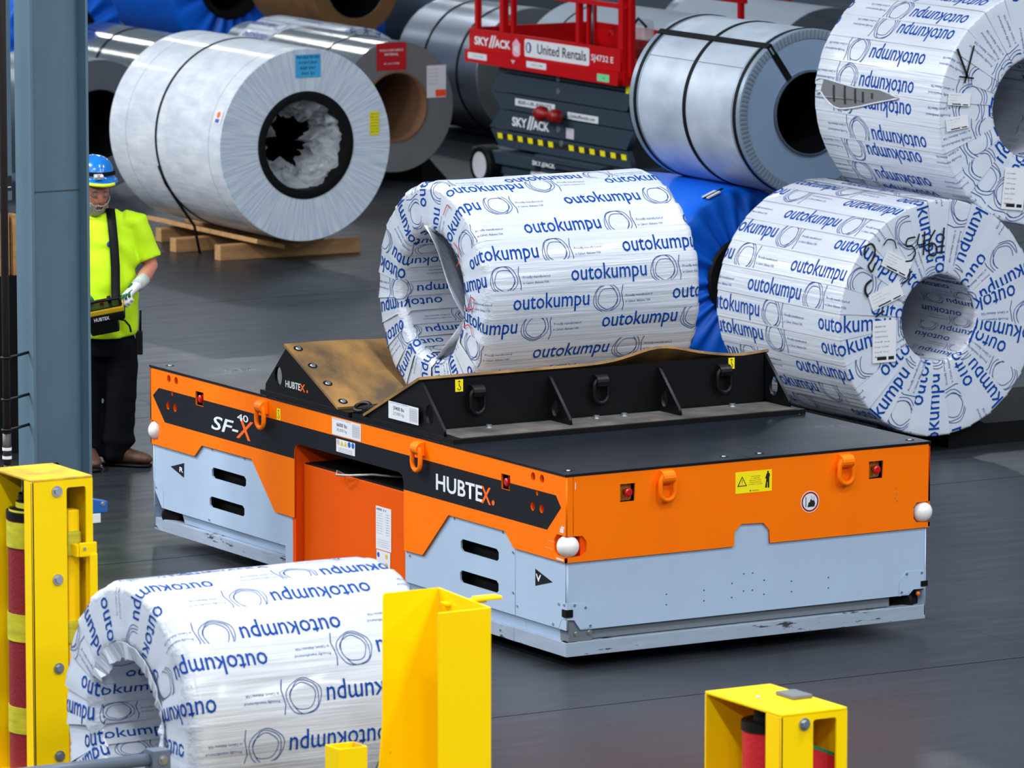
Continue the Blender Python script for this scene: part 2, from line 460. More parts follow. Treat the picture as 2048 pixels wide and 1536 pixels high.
# ------------------------------------------------------------------ floor: slabs with saw-cut joints
floor = D.objects.new('floor', None); COL.objects.link(floor); floor['kind'] = 'structure'
base_ = box('floor_base', (-40, 40, -32, 70, -0.4, -0.05), DARK, floor)
GAP = 0.006
XJ = [-40, -9.5, -3.6, 2.3, 8.2, 14.1, 40]
YJ = [-32, -6.5, -0.835, 3.8, 8.42, 13.1, 17.8, 70]
for i in range(len(XJ) - 1):
    for j in range(len(YJ) - 1):
        g = GAP if 0 < i else GAP
        bm = bmesh.new()
        add_box(bm, XJ[i] + 0.0012, XJ[i + 1] - 0.0012, YJ[j] + g, YJ[j + 1] - g, -0.06, 0.0)
        done('floor_slab', bm, FLOOR, floor)

# ------------------------------------------------------------------ the orange transport vehicle
W, LV, ZT = 2.113, 4.401, 0.957
veh = thing('transport_vehicle', 'long low orange and grey self-driving platform vehicle carrying the coil cradle', 'vehicle', (0, 0, 0))
S = frame((0, 0, 0), (0, -1, 0), (0, 0, 1))           # long side seen from the left
Fm = frame((0, 0, 0), (1, 0, 0), (0, 0, 1))           # short end seen from the right
T = frame((0, 0, 0), (1, 0, 0), (0, 1, 0))            # seen from above
BK = frame((0, LV, 0), (-1, 0, 0), (0, 0, 1))
FR = frame((W, 0, 0), (0, 1, 0), (0, 0, 1))
def sp(p): return [(-y, z) for y, z in p]

# chassis blocks behind the panels
box('chassis_block', (0.09, 2.02, 0.09, 1.55, 0.20, 0.93), DARK, veh)
box('chassis_block', (0.09, 2.02, 2.80, 4.31, 0.20, 0.93), DARK, veh)
box('chassis_block', (0.75, 2.02, 1.55, 2.80, 0.16, 0.93), DARK, veh)
box('chassis_bridge', (0.09, 0.75, 1.55, 2.80, 0.76, 0.93), DARK, veh)
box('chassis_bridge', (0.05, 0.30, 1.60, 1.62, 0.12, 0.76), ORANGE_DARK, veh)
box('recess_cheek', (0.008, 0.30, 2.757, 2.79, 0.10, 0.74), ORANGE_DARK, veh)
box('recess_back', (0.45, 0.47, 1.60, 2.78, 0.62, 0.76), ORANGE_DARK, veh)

# deck plates
def deck(x0, x1, y0, y1, z0=0.944, z1=ZT):
    return box('deck_plate', (x0, x1, y0, y1, z0, z1), DECK_BLACK, veh, 0.002)
deck(-0.004, 1.052, -0.004, 1.20); deck(1.058, W + 0.004, -0.004, 1.20)
deck(-0.004, W + 0.004, 1.206, 3.04, 0.944, 0.955)
deck(-0.004, W + 0.004, 3.046, LV + 0.004)
def deck_screw(x, y):
    bm = bmesh.new(); bmesh.ops.create_cone(bm, cap_ends=True, segments=20, radius1=0.024, radius2=0.024, depth=0.0012, matrix=Matrix.Translation((x, y, ZT + 0.0006)))
    s = done('screw_recess', bm, DARK, veh)
    bm = bmesh.new(); bmesh.ops.create_cone(bm, cap_ends=True, segments=14, radius1=0.011, radius2=0.009, depth=0.004, matrix=Matrix.Translation((x, y, ZT + 0.003)))
    done('deck_screw', bm, ZINC, s)
for x, y in ((0.071, 0.094), (0.955, 0.09), (1.158, 0.085), (2.043, 0.08), (2.043, 1.10), (0.07, 1.14), (0.073, 4.308), (2.03, 4.30), (1.05, 4.30)):
    deck_screw(x, y)

# --- long side panels (one for each long side)
HOLES = [(4.180, .907, .021), (4.095, .907, .021), (4.190, .760, .021), (4.107, .758, .021), (4.140, .832, .012),
         (.310, .905, .021), (.225, .905, .021), (.313, .758, .021), (.227, .758, .021), (.270, .830, .012)]
ES = [(3.776, 3.868, .806, .881), (.530, .616, .804, .879)]
side_outline = [(0.0, .943), (LV, .943), (LV, .660), (4.318, .652), (4.300, .630), (4.300, .580), (4.318, .558), (LV, .555), (LV, .527),
                (3.887, .525), (3.802, .594), (3.233, .597), (2.975, .352), (2.757, .352), (2.757, .705), (2.745, .732), (2.715, .745),
                (1.640, .745), (1.606, .732), (1.594, .70), (1.594, .352), (1.405, .355), (1.141, .597), (.587, .597), (.498, .525),
                (0, .525), (0, .552), (.085, .552), (.110, .575), (.110, .628), (.085, .655), (0, .655)]
stripe_outline = [(4.369, .795), (4.297, .843), (3.868, .843), (3.868, .806), (3.776, .806), (3.776, .843), (.616, .843), (.616, .804), (.530, .804), (.530, .843), (.093, .843), (.044, .790), (.176, .664), (1.594, .664), (1.594, .70), (1.606, .732), (1.640, .745),
                  (2.715, .745), (2.745, .732), (2.757, .705), (2.757, .664), (4.229, .664)]
def side_holes(): return [sp(circ(y, z, r)) for y, z, r in HOLES] + [sp(rect(*e)) for e in ES]
hs = side_holes()
panel = plate('side_panel', sp(side_outline), ORANGE, veh, S, 0.010, -0.010, hs)
stripe = plate('stripe', sp(stripe_outline), BLACK_STRIPE, panel, S, 0.0012, 0.0002,
               [sp(circ(y, z, r)) for y, z, r in HOLES if z < .84] + [], label='black stripe along the orange side panel')
for y, z, r in HOLES:
    bm = bmesh.new(); add_tube(bm, [(0.004, y, z), (0.06, y, z)], r * 1.15, 16, caps=False)
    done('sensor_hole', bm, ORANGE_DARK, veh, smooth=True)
# emergency stop switches in recesses
def switch_unit(M, cx, cz):
    w, h = .084, .088
    hole = rect(cx - w / 2, cx + w / 2, cz - h / 2, cz + h / 2)
    t = plate('switch_recess', rrect(cx - w / 2, cx + w / 2, cz - h / 2, cz + h / 2, .012), mat('recess_amber', (190, 112, 4), 0.5), veh, M, 0.002, -0.040, label='amber recess around the emergency stop')
    n = M.to_3x3() @ Vector((0, 0, 1)); p = M @ Vector((cx + 0.006, cz, -0.038))
    tube('switch_stem', [p, p + n * 0.022], 0.013, mat('dark_amber', (120, 74, 8), 0.5), t, 14)
    bm = bmesh.new(); add_tube(bm, [p + n * 0.022, p + n * 0.026, p + n * 0.040, p + n * 0.045], [0.016, 0.021, 0.021, 0.014], 16)
    done('emergency_button', bm, RED_BTN, t, label='red emergency stop button')
    for dy in (-.036, .036):
        q = M @ Vector((cx + 0.012, cz + dy, -0.038)); bolt(q, n, .005, ZINC, t, .005, 'screw')
    return hole
for e in ES: switch_unit(S, -(e[0] + e[1]) / 2, (e[2] + e[3]) / 2)
# writing on the stripe
lettering('HUBTE', -1.262, -.800, .708, .790, WHITE_INK, stripe, S, .0018, .018)
lettering('X', -.812, -.715, .706, .792, ORANGE_INK, stripe, S, .0020, .02)
plate('dot', circ(-.693, .722, .013), ORANGE_INK, stripe, S, .0006, .0016)
# white upper half of the X
lettering('SF-', -3.685, -3.375, .700, .775, WHITE_INK, stripe, S, .0018, .012, .25)
lettering('X', -3.400, -3.205, .690, .795, ORANGE_INK, stripe, S, .0022, .012, .25)
lettering('40', -3.388, -3.262, .785, .822, WHITE_INK, stripe, S, .0024, .012)
lifting_ring(panel, S, -3.075, .930, ORANGE, 1.0); lifting_ring(panel, S, -1.410, .932, ORANGE, 1.0)
hook_sticker(panel, S, -2.945, -2.905, .845, .905)
# stickers
def load_sticker(M, x0, x1, y0, y1, a, b, n0=.001):
    st = plate('load_sticker', rect(x0, x1, y0, y1), WHITE_STK, veh, M, .0008, n0, label='white load sticker with printed weights')
    w, h = x1 - x0, y1 - y0
    lettering('Maximum load capacity / Tragfaehigkeit', x0 + w * .03, x0 + w * .66, y1 - h * .09, y1 - h * .03, BLACK_INK, st, M, n0 + .0012, res=1)
    lettering(a, x0 + w * .16, x0 + w * .52, y0 + h * .54, y0 + h * .76, BLACK_INK, st, M, n0 + .0012, .01)
    lettering(b, x0 + w * .16, x0 + w * .52, y0 + h * .20, y0 + h * .44, GREY_INK, st, M, n0 + .0012)
    plate('print_panel', rect(x0 + w * .70, x0 + w * .97, y0 + h * .12, y0 + h * .90), mat('pale_print', (196, 198, 204), .5), st, M, .0004, n0 + .0008)
    for i in range(5):
        lettering('Load centre must be kept', x0 + w * .72, x0 + w * .95, y0 + h * (.22 + .12 * i), y0 + h * (.27 + .12 * i), GREY_INK, st, M, n0 + .0016, res=1)
    return st
load_sticker(S, -2.342, -2.036, .848, .936, '66000 lbs', '30,000 kg')
pc = plate('safety_sticker', rect(-2.296, -2.098, .764, .831), WHITE_STK, veh, S, .0008, .0018, label='white sticker with a row of safety pictograms')
for i, k in enumerate('ctTbb'):
    cx = -2.275 + i * .039; cz = .815
    if k in 'tT': plate('pictogram', [(cx - .016, cz - .014), (cx + .016, cz - .014), (cx, cz + .015)], mat('pict_amber', (214, 190, 40), .5), pc, S, .0006, .0026)
    else: plate('pictogram', circ(cx, cz, .015), BLUE_STK if k == 'b' else mat('pict_pink', (196, 176, 180), .5), pc, S, .0006, .0026)
for i, s_ in enumerate(('Read the manual before operating', 'Keep clear of moving parts', 'Authorised persons only')):
    lettering(s_, -2.27, -2.125, .784 - i * .008, .789 - i * .008, BLACK_INK, pc, S, .0032, res=1)

# --- battery box in the recess
bb = box('battery_box', (.05, .72, 1.64, 2.745, .075, .634), mat('shaded_orange_paint', (226, 84, 2), 0.5, spec=0.12), veh, .004, label='orange battery box set back in the side')  # orange darkened and reddened to carry the shade inside the recess
box('battery_lid', (.055, .70, 1.65, 2.735, .634, .642), RUBBER, bb)
spl = plate('specification_plate', sp(rect(1.811, 1.971, .303, .525)), WHITE_STK, bb, frame((.049, 0, 0), (0, -1, 0), (0, 0, 1)), .0008, .0003, label='white specification plate with rows of print')
MB_ = frame((.048, 0, 0), (0, -1, 0), (0, 0, 1))
lettering('HUBTEX', -1.962, -1.905, .505, .516, BLACK_INK, spl, MB_, .0014, .01)
lettering('SF-X', -1.895, -1.86, .505, .516, GREY_INK, spl, MB_, .0014)
for i in range(9):
    lettering(random.choice(['Type  SF-X 40', 'Serial number', 'Capacity', 'Voltage 80 V', 'Battery kg']), -1.96, -1.90, .488 - i * .013, .493 - i * .013, GREY_INK, spl, MB_, .0014, res=1)
    lettering(random.choice(['30000', '66000', '2020', '80', '14500']), -1.865, -1.83, .488 - i * .013, .493 - i * .013, GREY_INK, spl, MB_, .0014, res=1)
for i in range(4): lettering('see operating manual for use', -1.955, -1.83, .352 - i * .011, .357 - i * .011, GREY_INK, spl, MB_, .0014, res=1)
sp2 = plate('pictogram_plate', sp(rect(1.822, 1.964, .205, .299)), WHITE_STK, bb, MB_, .0008, -.0005)
for i in range(4): plate('pictogram', circ(-1.945 + (i % 2) * .085, .275 - (i // 2) * .045, .013), BLUE_STK if i % 2 == 0 else mat('pict_amber', (214, 190, 40), .5), sp2, MB_, .0006, .0004)
cab = tube('loose_cable', [(.05, 2.30, .636), (.02, 2.33, .655), (.0, 2.30, .640), (.02, 2.20, .650), (.09, 2.08, .665), (.2, 1.95, .66)], .006, mat('pale_cable', (190, 184, 176), .4), bb, 8)

# --- grey lower panels on the long side
greyL = [(2.778, .351), (2.975, .360), (3.24, .60), (3.80, .60), (3.887, .535), (4.395, .535), (4.395, .33), (4.375, .31), (4.375, .27), (4.30, .20), (4.30, .185), (2.882, .185), (2.882, .075), (2.778, .075)]
def slot(y0, y1, z0, z1): return sp([(y0 + .02, z0), (y1 - .02, z0 + .0), (y1, z0 + .014), (y1, z1 - .014), (y1 - .02, z1), (y0 + .02, z1), (y0, z1 - .014), (y0, z0 + .014)])
pl = plate('lower_panel', sp(greyL), GREY_PANEL, veh, S, .010, -.022, [slot(3.318, 3.707, .431, .490), slot(3.338, 3.735, .270, .330)])
greyR = [(.503, .19), (1.60, .19), (1.60, .36), (1.41, .36), (1.145, .60), (.583, .60), (.503, .54)]
pr_ = plate('lower_panel', sp(greyR), GREY_PANEL, veh, S, .010, -.022, [slot(.662, 1.038, .431, .493), slot(.664, 1.045, .272, .335)])
pc_ = plate('corner_panel', sp([(.012, .19), (.499, .19), (.499, .528), (.012, .528)]), GREY_PANEL, veh, S, .010, -.022)
box('lower_panel', (.022, .12, 1.575, 1.60, .08, .36), GREY_PANEL, veh)
box('lower_panel', (.022, .12, 2.775, 2.80, .08, .35), GREY_PANEL, veh)
for (y0, z0) in ((3.30, .431), (3.34, .270), (.64, .431), (.66, .272)): pass
box('vent_back', (.075, .085, .62, 1.56, .22, .52), DARK, veh); box('vent_back', (.075, .085, 3.25, 4.3, .22, .52), DARK, veh)
# sloped sill and bumper skirt
def sill(y0, y1, nm='sill'):
    bm = bmesh.new()
    pts = [(.022, .19), (.040, .128), (.075, .128), (.075, .19)]
    a = [bm.verts.new((x, y0, z)) for x, z in pts]; b = [bm.verts.new((x, y1, z)) for x, z in pts]
    for i in range(4): bm.faces.new((a[i], a[(i + 1) % 4], b[(i + 1) % 4], b[i]))
    bm.faces.new(a); bm.faces.new(b[::-1]); return done(nm, bm, GREY_PANEL, veh)
sill(2.884, 4.08); sill(.10, .43); sill(.432, 1.59)
box('bumper_skirt', (.010, .075, 2.88, 3.92, .058, .126), GREY_SKIRT, veh, .003); box('bumper_skirt', (.014, .075, 3.922, 4.39, .056, .124), GREY_SKIRT, veh, .003)
box('bumper_skirt', (.010, .075, .513, 1.60, .060, .128), GREY_SKIRT, veh, .003); box('bumper_skirt', (.010, .075, .012, .511, .060, .130), GREY_SKIRT, veh, .003)
box('skirt_ledge', (.03, .10, .03, 1.6, .118, .127), DARK, veh); box('skirt_ledge', (.03, .10, 2.88, 4.36, .112, .122), DARK, veh)
# R and V direction markers
mk = plate('direction_marker', sp([(4.189, .427), (4.029, .467), (4.033, .387)]), BLACK_STRIPE, pl, S, .001, -.0118)
lettering('R', -4.083, -4.040, .413, .440, WHITE_INK, mk, S, -.0100, .03)
mk = plate('direction_marker', sp([(.143, .409), (.307, .451), (.307, .367)]), BLACK_STRIPE, pc_, S, .001, -.0118)
lettering('V', -.302, -.250, .392, .428, WHITE_INK, mk, S, -.0100, .03)
nS = Vector((-1, 0, 0)); nF = Vector((0, -1, 0))
for y, z in ((3.70, .585), (3.33, .585), (3.74, .20), (4.36, .29), (2.79, .34), (1.10, .585), (.62, .585), (.52, .50), (.52, .30), (1.55, .33), (.48, .24), (4.36, .20)):
    bolt((.011, y, z), nS, .006, ZINC, veh, .004, 'screw', False)
# corner wheel seen under the far corner
def caster(x, y):
    lathe('caster_wheel', [(-.045, .0), (-.045, .05), (-.035, .062), (.035, .062), (.045, .05), (.045, 0)], RUBBER, veh, 24, M=Matrix.Translation((x, y, .145)) @ Matrix.Rotation(.6, 4, 'Z'))
caster(.075, 4.27); caster(2.03, .10)
for x in (.5, 1.6):
    for y in (.6, 3.6):
        lathe('drive_wheel', [(-.09, 0), (-.09, .13), (-.07, .15), (.07, .15), (.09, .13), (.09, 0)], RUBBER, veh, 28, M=Matrix.Translation((x, y, .15)) @ Matrix.Rotation(PI / 2, 4, 'Z'))

# --- short end (front)
front_outline = [(.044, .943), (W, .943), (W, .655), (2.035, .653), (2.016, .632), (2.016, .575), (2.035, .553), (W, .550), (W, .524), (1.168, .524), (1.164, .590),
                 (1.128, .627), (1.002, .632), (.963, .597), (.959, .524), (0.0, .524), (0.0, .550), (.095, .552), (.118, .575), (.118, .622), (.095, .650), (.044, .652)]
fh = []
for cx, cz in ((.348, .841), (1.789, .838)): fh.append(rect(cx - .042, cx + .042, cz - .044, cz + .044))
fpan = plate('end_panel', front_outline, ORANGE, veh, Fm, .010, -.010, fh)
plate('corner_post', rect(.0102, .0412, .652, .943), ORANGE, fpan, Fm, .0095, -.010)
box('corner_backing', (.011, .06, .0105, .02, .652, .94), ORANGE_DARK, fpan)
for cx, cz in ((.348, .841), (1.789, .838)): switch_unit(Fm, cx, cz)
lifting_ring(fpan, Fm, .560, .936, ORANGE, 1.0); lifting_ring(fpan, Fm, 1.597, .933, ORANGE, 1.0)
# warning sticker
ws = plate('warning_sticker', rect(.965, 1.176, .784, .890), YEL_STK, fpan, Fm, .0008, .0002, label='yellow warning sticker with a triangle and an operator figure')
tri = [(.975, .818), (1.032, .818), (1.0035, .868)]
plate('triangle', tri, BLACK_INK, ws, Fm, .0004, .0010)
plate('triangle_inner', [(.983, .8225), (1.024, .8225), (1.0035, .859)], YEL_STK, ws, Fm, .0004, .0014)
plate('exclamation', rect(1.0022, 1.0048, .834, .850), BLACK_INK, ws, Fm, .0004, .0018); plate('exclamation', circ(1.0035, .829, .0016, 8), BLACK_INK, ws, Fm, .0004, .0018)
for i, s_ in enumerate(('THIS MACHINE', 'IS OPERATED', 'REMOTELY WITH', 'A FAIL-SAFE RADIO', 'CONTROL SYSTEM')):
    hw = (.028, .026, .034, .034, .040)[i]
    lettering(s_, 1.080 - hw, 1.080 + hw, .861 - i * .0098, .866 - i * .0098, BLACK_INK, ws, Fm, .0014, res=1)
lettering('autec', 1.062, 1.102, .790, .797, BLACK_INK, ws, Fm, .0014); plate('emblem', circ(1.052, .7935, .004, 10), BLACK_INK, ws, Fm, .0004, .0010)
plate('operator_figure', [(1.137, .804), (1.137, .801), (1.148, .801), (1.149, .83), (1.151, .83), (1.152, .80), (1.161, .80), (1.161, .85), (1.165, .862), (1.162, .872), (1.157, .876), (1.157, .884), (1.149, .884), (1.149, .876), (1.144, .866), (1.139, .855), (1.137, .85), (1.142, .846), (1.143, .842)], BLACK_INK, ws, Fm, .0004, .0010)
rs = plate('prohibition_sticker', circ(1.400, .710, .054, 40), WHITE_STK, fpan, Fm, .0008, .0002, label='round white sticker with a dark red ring and a forklift')
plate('red_ring', circ(1.400, .710, .050, 40), mat('dark_red_print', (140, 10, 24), .5), rs, Fm, .0004, .0010, [circ(1.400, .710, .042, 40)])
plate('forklift_symbol', [(1.385, .684), (1.425, .684), (1.43, .70), (1.424, .716), (1.412, .716), (1.408, .722), (1.402, .722), (1.400, .710), (1.392, .706), (1.388, .694)], BLACK_INK, rs, Fm, .0004, .0010)
plate('forklift_mast', rect(1.374, 1.378, .685, .735), BLACK_INK, rs, Fm, .0004, .0010); plate('forklift_mast', rect(1.409, 1.411, .72, .738), BLACK_INK, rs, Fm, .0004, .0010); plate('forklift_mast', rect(1.422, 1.424, .715, .735), BLACK_INK, rs, Fm, .0004, .0010)
# lamps in the corner recesses
def corner_lamp(x, y, z=.600):
    l = ball('corner_lamp', (x, y, z), .0555, WHITE_GLASS, veh, 28)
    return l
corner_lamp(.030, .030); corner_lamp(W - .030, .030); corner_lamp(.030, LV - .030); corner_lamp(W - .03, LV - .03)
for x0, x1, y0, y1 in ((.088, .12, .012, .12), (.012, .12, .088, .12), (W - .12, W - .088, .012, .12), (W - .12, W - .012, .088, .12), (.088, .12, LV - .12, LV - .012), (.012, .12, LV - .12, LV - .088)):
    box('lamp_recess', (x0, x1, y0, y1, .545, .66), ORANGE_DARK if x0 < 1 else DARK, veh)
for x0, x1, y0, y1 in ((.0, .12, .0, .12), (W - .12, W, 0, .12), (0, .12, LV - .12, LV)):
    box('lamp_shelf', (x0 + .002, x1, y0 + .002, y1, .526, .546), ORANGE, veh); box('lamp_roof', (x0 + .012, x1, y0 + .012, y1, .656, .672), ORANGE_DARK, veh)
for pts in ([(.004, .662), (.010, .665), (.010, .70), (.006, .69)], [(.0, .53), (.03, .53), (.034, .545), (.0, .546)], [(.07, .915), (.076, .915), (.075, .945 - .01), (.071, .935)]):
    pass
for y0, y1, z0, z1 in ((.02, .055, .667, .690), (.012, .045, .690, .70), (.02, .09, .531, .541), (.10, .17, .612, .6145), (.12, .20, .575, .5775)):
    plate('paint_chip', sp([(y0, z0), (y1, z0 + .002), (y1 - .004, z1), (y0, z1 - .002)]), WHITE_STK, panel, S, .0004, .0002)
plate('paint_chip', [(.052, .88), (.056, .88), (.057, .915), (.053, .912)], WHITE_STK, fpan, Fm, .0004, .0002)
for x, z in ((1.905, .73), (1.910, .70), (1.903, .68), (1.912, .665)): plate('paint_chip', rrect(x, x + .008, z, z + .012, .003, 2), mat('old_orange', (196, 110, 50), .7), fpan, Fm, .0004, .0002)
# grey lower end panel
dots = [(.580, .318), (.580, .266), (.796, .318), (.796, .266), (.958, .338), (.957, .268), (1.026, .379), (1.025, .294), (1.078, .379), (1.077, .294), (1.145, .337), (1.144, .267), (1.304, .318), (1.305, .266), (1.522, .317), (1.522, .265)]
gpan = plate('end_lower_panel', [(.012, .240), (.054, .238), (.090, .187), (2.0, .187), (2.03, .212), (2.101, .212), (2.101, .527), (1.30, .527), (1.25, .64), (.90, .64), (.85, .527), (.012, .527)], GREY_PANEL, veh, Fm, .008, -.022, [circ(a, b, .0048, 8) for a, b in dots])
box('end_panel_back', (.12, 2.0, .03, .034, .25, .40), DARK, veh)
def patch(M, pts, p=veh): return plate('corner_plate', pts, GREY_PANEL, p, M, .003, -.0139)
patch(Fm, [(.012, .325), (.108, .314), (.158, .285), (.158, .195), (.090, .190), (.056, .238), (.012, .243)])
patch(S, sp([(.012, .325), (.10, .325), (.17, .285), (.17, .195), (.085, .192), (.056, .240), (.012, .245)]))
patch(Fm, [(2.101, .305), (1.985, .308), (1.941, .262), (1.941, .185), (1.99, .195), (2.03, .214), (2.101, .214)])
patch(S, sp([(4.395, .33), (4.30, .325), (4.275, .26), (4.275, .19), (4.30, .19), (4.375, .27), (4.375, .31)]))
for x, z in ((.056, .312), (.118, .296), (.145, .205), (2.075, .294), (1.985, .296), (1.955, .205)): bolt((x, .0105, z), nF, .007, ZINC, veh, .004, 'screw', False)
for y, z in ((.03, .315), (.08, .312), (.135, .205)): bolt((.0105, y, z), nS, .007, ZINC, veh, .004, 'screw', False)
box('sensor_window', (.004, .045, .004, .045, .255, .292), DARK, veh, .002)
box('sensor_window', (2.07, 2.109, .004, .045, .225, .252), DARK, veh, .002)
ball('marker_lamp', (2.06, .02, .188), .012, mat('amber_lens', (220, 110, 10), .3), veh, 10)
# corner bracket, sill, skirt at the end
box('corner_bracket', (.03, .165, .022, .10, .130, .235), mat('grey_bracket', (104, 112, 120), .45), veh, .003)
for x in (.07, .145): bolt((x, .020, .17), nF, .009, ZINC, veh, .006)
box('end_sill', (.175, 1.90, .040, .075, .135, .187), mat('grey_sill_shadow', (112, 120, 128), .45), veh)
box('end_skirt', (.012, 2.098, .010, .075, .060, .130), GREY_SKIRT, veh, .003)
box('skirt_ledge', (.05, 2.08, .02, .11, .118, .1275), mat('brown_dust', (60, 52, 46), .8), veh)
# hidden long and short sides so that the body is closed
plate('far_side_panel', [(0, .527), (LV, .527), (LV, .943), (0, .943)], ORANGE, veh, FR, .010, -.010)
plate('far_lower_panel', [(0.01, .08), (LV - .01, .08), (LV - .01, .53), (0.01, .53)], GREY_PANEL, veh, FR, .008, -.022)
plate('far_end_panel', [(-W, .527), (0, .527), (0, .943), (-W, .943)], ORANGE, veh, BK, .010, -.010)
plate('far_lower_end_panel', [(-W + .01, .08), (-.01, .08), (-.01, .53), (-W + .01, .53)], GREY_PANEL, veh, BK, .008, -.022)
box('underside', (.08, 2.03, .08, 4.32, .18, .21), DARK, veh)

# ------------------------------------------------------------------ coil cradle on the deck
YC = 2.15
cr = thing('coil_cradle', 'black steel V cradle with brown belting pads bolted on the orange vehicle', 'cradle', (0, 0, ZT))
dz = -ZT
def beam(sgn):
    def yy(o): return YC + sgn * o
    y0, y1 = sorted((yy(.02), yy(1.06 if sgn < 0 else .98)))
    box('base_flange', (.0, 2.08, y0, y1, .0, .024), BLACK_STEEL, cr)
    fl = sorted((yy(.745), yy(1.05 if sgn < 0 else .96)))
    if sgn < 0: box('dusty_ledge', (.06, 2.04, fl[0] + .015, fl[1], .024, .0265), DUSTY, cr)
    ya = yy(.705); ap = .272
    # outer upright plate
    u = sorted((ya, ya + sgn * .016))
    box('upright_plate', (.03, 2.04, u[0], u[1], .024, ap), BLACK_STEEL, cr)
    # sloped inner plate
    bm = bmesh.new()
    pts = [(.14, .024), (.70, ap), (.70, ap - .018), (.18, .024)]
    a = [bm.verts.new((.02, yy(o), z)) for o, z in pts]; b = [bm.verts.new((2.06, yy(o), z)) for o, z in pts]
    for i in range(4): bm.faces.new((a[i], a[(i + 1) % 4], b[(i + 1) % 4], b[i]))
    bm.faces.new(a); bm.faces.new(b[::-1]); done('slope_plate', bm, BLACK_STEEL, cr)
    # end plates: full triangle with a round hole
    for k, x in enumerate((.012, 2.05)):
        M_ = frame((x, 0, 0), (0, -1, 0), (0, 0, 1))
        tri = [(-yy(.14), .024), (-yy(.69), ap), (-yy(.715), ap), (-yy(.94), .060), (-yy(.945), .024)]
        ho = [(-yy(.80) + .040 * math.cos(t), .115 + .052 * math.sin(t)) for t in [i / 20 * 2 * PI for i in range(20)]]
        e = plate('end_plate', tri, BLACK_STEEL, cr, M_, .016, -.016, [ho])
        if k == 0 and sgn > 0:
            lettering('HUBTE', -2.870, -2.708, .068, .104, WHITE_INK, e, M_, .001, .02)
            lettering('X', -2.712, -2.655, .066, .106, ORANGE_INK, e, M_, .0012, .03); plate('dot', circ(-2.632, .073, .008, 10), ORANGE_INK, e, M_, .0006, .0006)
    for x in (.745, 1.395):
        M_ = frame((x, 0, 0), (0, -1, 0), (0, 0, 1))
        tri = [(-yy(.72), .024), (-yy(.72), ap - .02), (-yy(.74), ap - .03), (-yy(.93), .060), (-yy(.94), .024)]
        ho = [(-yy(.79) + .030 * math.cos(t), .095 + .045 * math.sin(t)) for t in [i / 18 * 2 * PI for i in range(18)]]
        plate('gusset', tri, BLACK_STEEL, cr, M_, .016, -.016, [ho])
    MU = frame((0, ya + sgn * .016, 0), (1, 0, 0), (0, 0, 1)) if sgn < 0 else frame((0, ya + sgn * .016, 0), (-1, 0, 0), (0, 0, 1))
    for x in (.320, 1.045, 1.785):
        lifting_ring(cr, MU, x if sgn < 0 else -x, .238, BLACK_STEEL, 1.0)
    if sgn < 0:
        hook_sticker(cr, MU, .205, .250, .208, .270); hook_sticker(cr, MU, 1.825, 1.862, .208, .266)
        for x in (.355, .985, 1.150, 1.800): bolt((x, YC - .80, .026), (0, 0, 1), .016, ZINC, cr, .014)
    else:
        for x in (.4, 1.0, 1.7): bolt((x, YC + .85, .024), (0, 0, 1), .016, ZINC, cr, .014)
beam(-1); beam(1)
MS_ = frame((-.005, 0, -ZT), (0, -1, 0), (0, 0, 1))
st = load_sticker(MS_, -1.739, -1.432, 1.010, 1.098, '59400 lbs', '27,000 kg', .0)
st.parent = cr
# belting pads: thick sheet on each slope, slightly sagging and warped
def pad(sgn, label):
    bm = bmesh.new(); nx, ny = 40, 14; top = []; bot = []
    for i in range(nx + 1):
        x = .0 + 2.075 * i / nx; ra = []; rb = []
        for j in range(ny + 1):
            t = j / ny
            o = .135 + (.715 - .135) * t; z = .030 + (.290 - .030) * t
            if sgn > 0:
                f = max(0, min(1, (x - .08) / .6)); w = .5 - .5 * math.cos(f * PI)
                z -= .022 * math.sin(t * PI) * (1 - w) * 0
                z += .040 * w * (1 - t) ** 2 * math.exp(-((x - .75) / .5) ** 2)
                z -= .018 * w * t * math.exp(-((x - .9) / .6) ** 2)
            else:
                z += .060 * t ** 3 * math.exp(-((x - 1.42) / .22) ** 2) - .012 * t ** 3 * math.exp(-((x - 1.9) / .12) ** 2)
            n = Vector((0, -sgn * .41, .91))
            p = Vector((x, YC + sgn * o, z))
            ra.append(bm.verts.new(p + n * .007)); rb.append(bm.verts.new(p - n * .007))
        top.append(ra); bot.append(rb)
    for i in range(nx):
        for j in range(ny):
            bm.faces.new((top[i][j], top[i + 1][j], top[i + 1][j + 1], top[i][j + 1])); bm.faces.new((bot[i][j], bot[i][j + 1], bot[i + 1][j + 1], bot[i + 1][j]))
    for i in range(nx):
        for j in (0, ny): bm.faces.new((top[i][j], bot[i][j], bot[i + 1][j], top[i + 1][j]))
    for j in range(ny):
        for i in (0, nx): bm.faces.new((top[i][j], top[i][j + 1], bot[i][j + 1], bot[i][j]))
    o = done('belting_pad', bm, PAD, cr, label, True); sharp(o.data)
    n = Vector((0, -sgn * .41, .91))
    for x in (.055, 2.02):
        for t in (.08, .36, .64, .91):
            p = Vector((x, YC + sgn * (.135 + .58 * t), .030 + .26 * t)) + n * .0075
            q = n.to_track_quat('Z', 'Y').to_matrix().to_4x4(); q.translation = p
            b2 = bmesh.new(); bmesh.ops.create_cone(b2, cap_ends=True, segments=18, radius1=.026, radius2=.025, depth=.002, matrix=q)
            bo = done('bolt_recess', b2, DARK, o)
            b2 = bmesh.new(); bmesh.ops.create_cone(b2, cap_ends=True, segments=16, radius1=.015, radius2=.012, depth=.005, matrix=q @ Matrix.Translation((.002, 0, .003)))
            done('pad_bolt', b2, ZINC, o)
pad(1, 'worn brown belting pad, far slope'); pad(-1, 'brown belting pad, near slope')
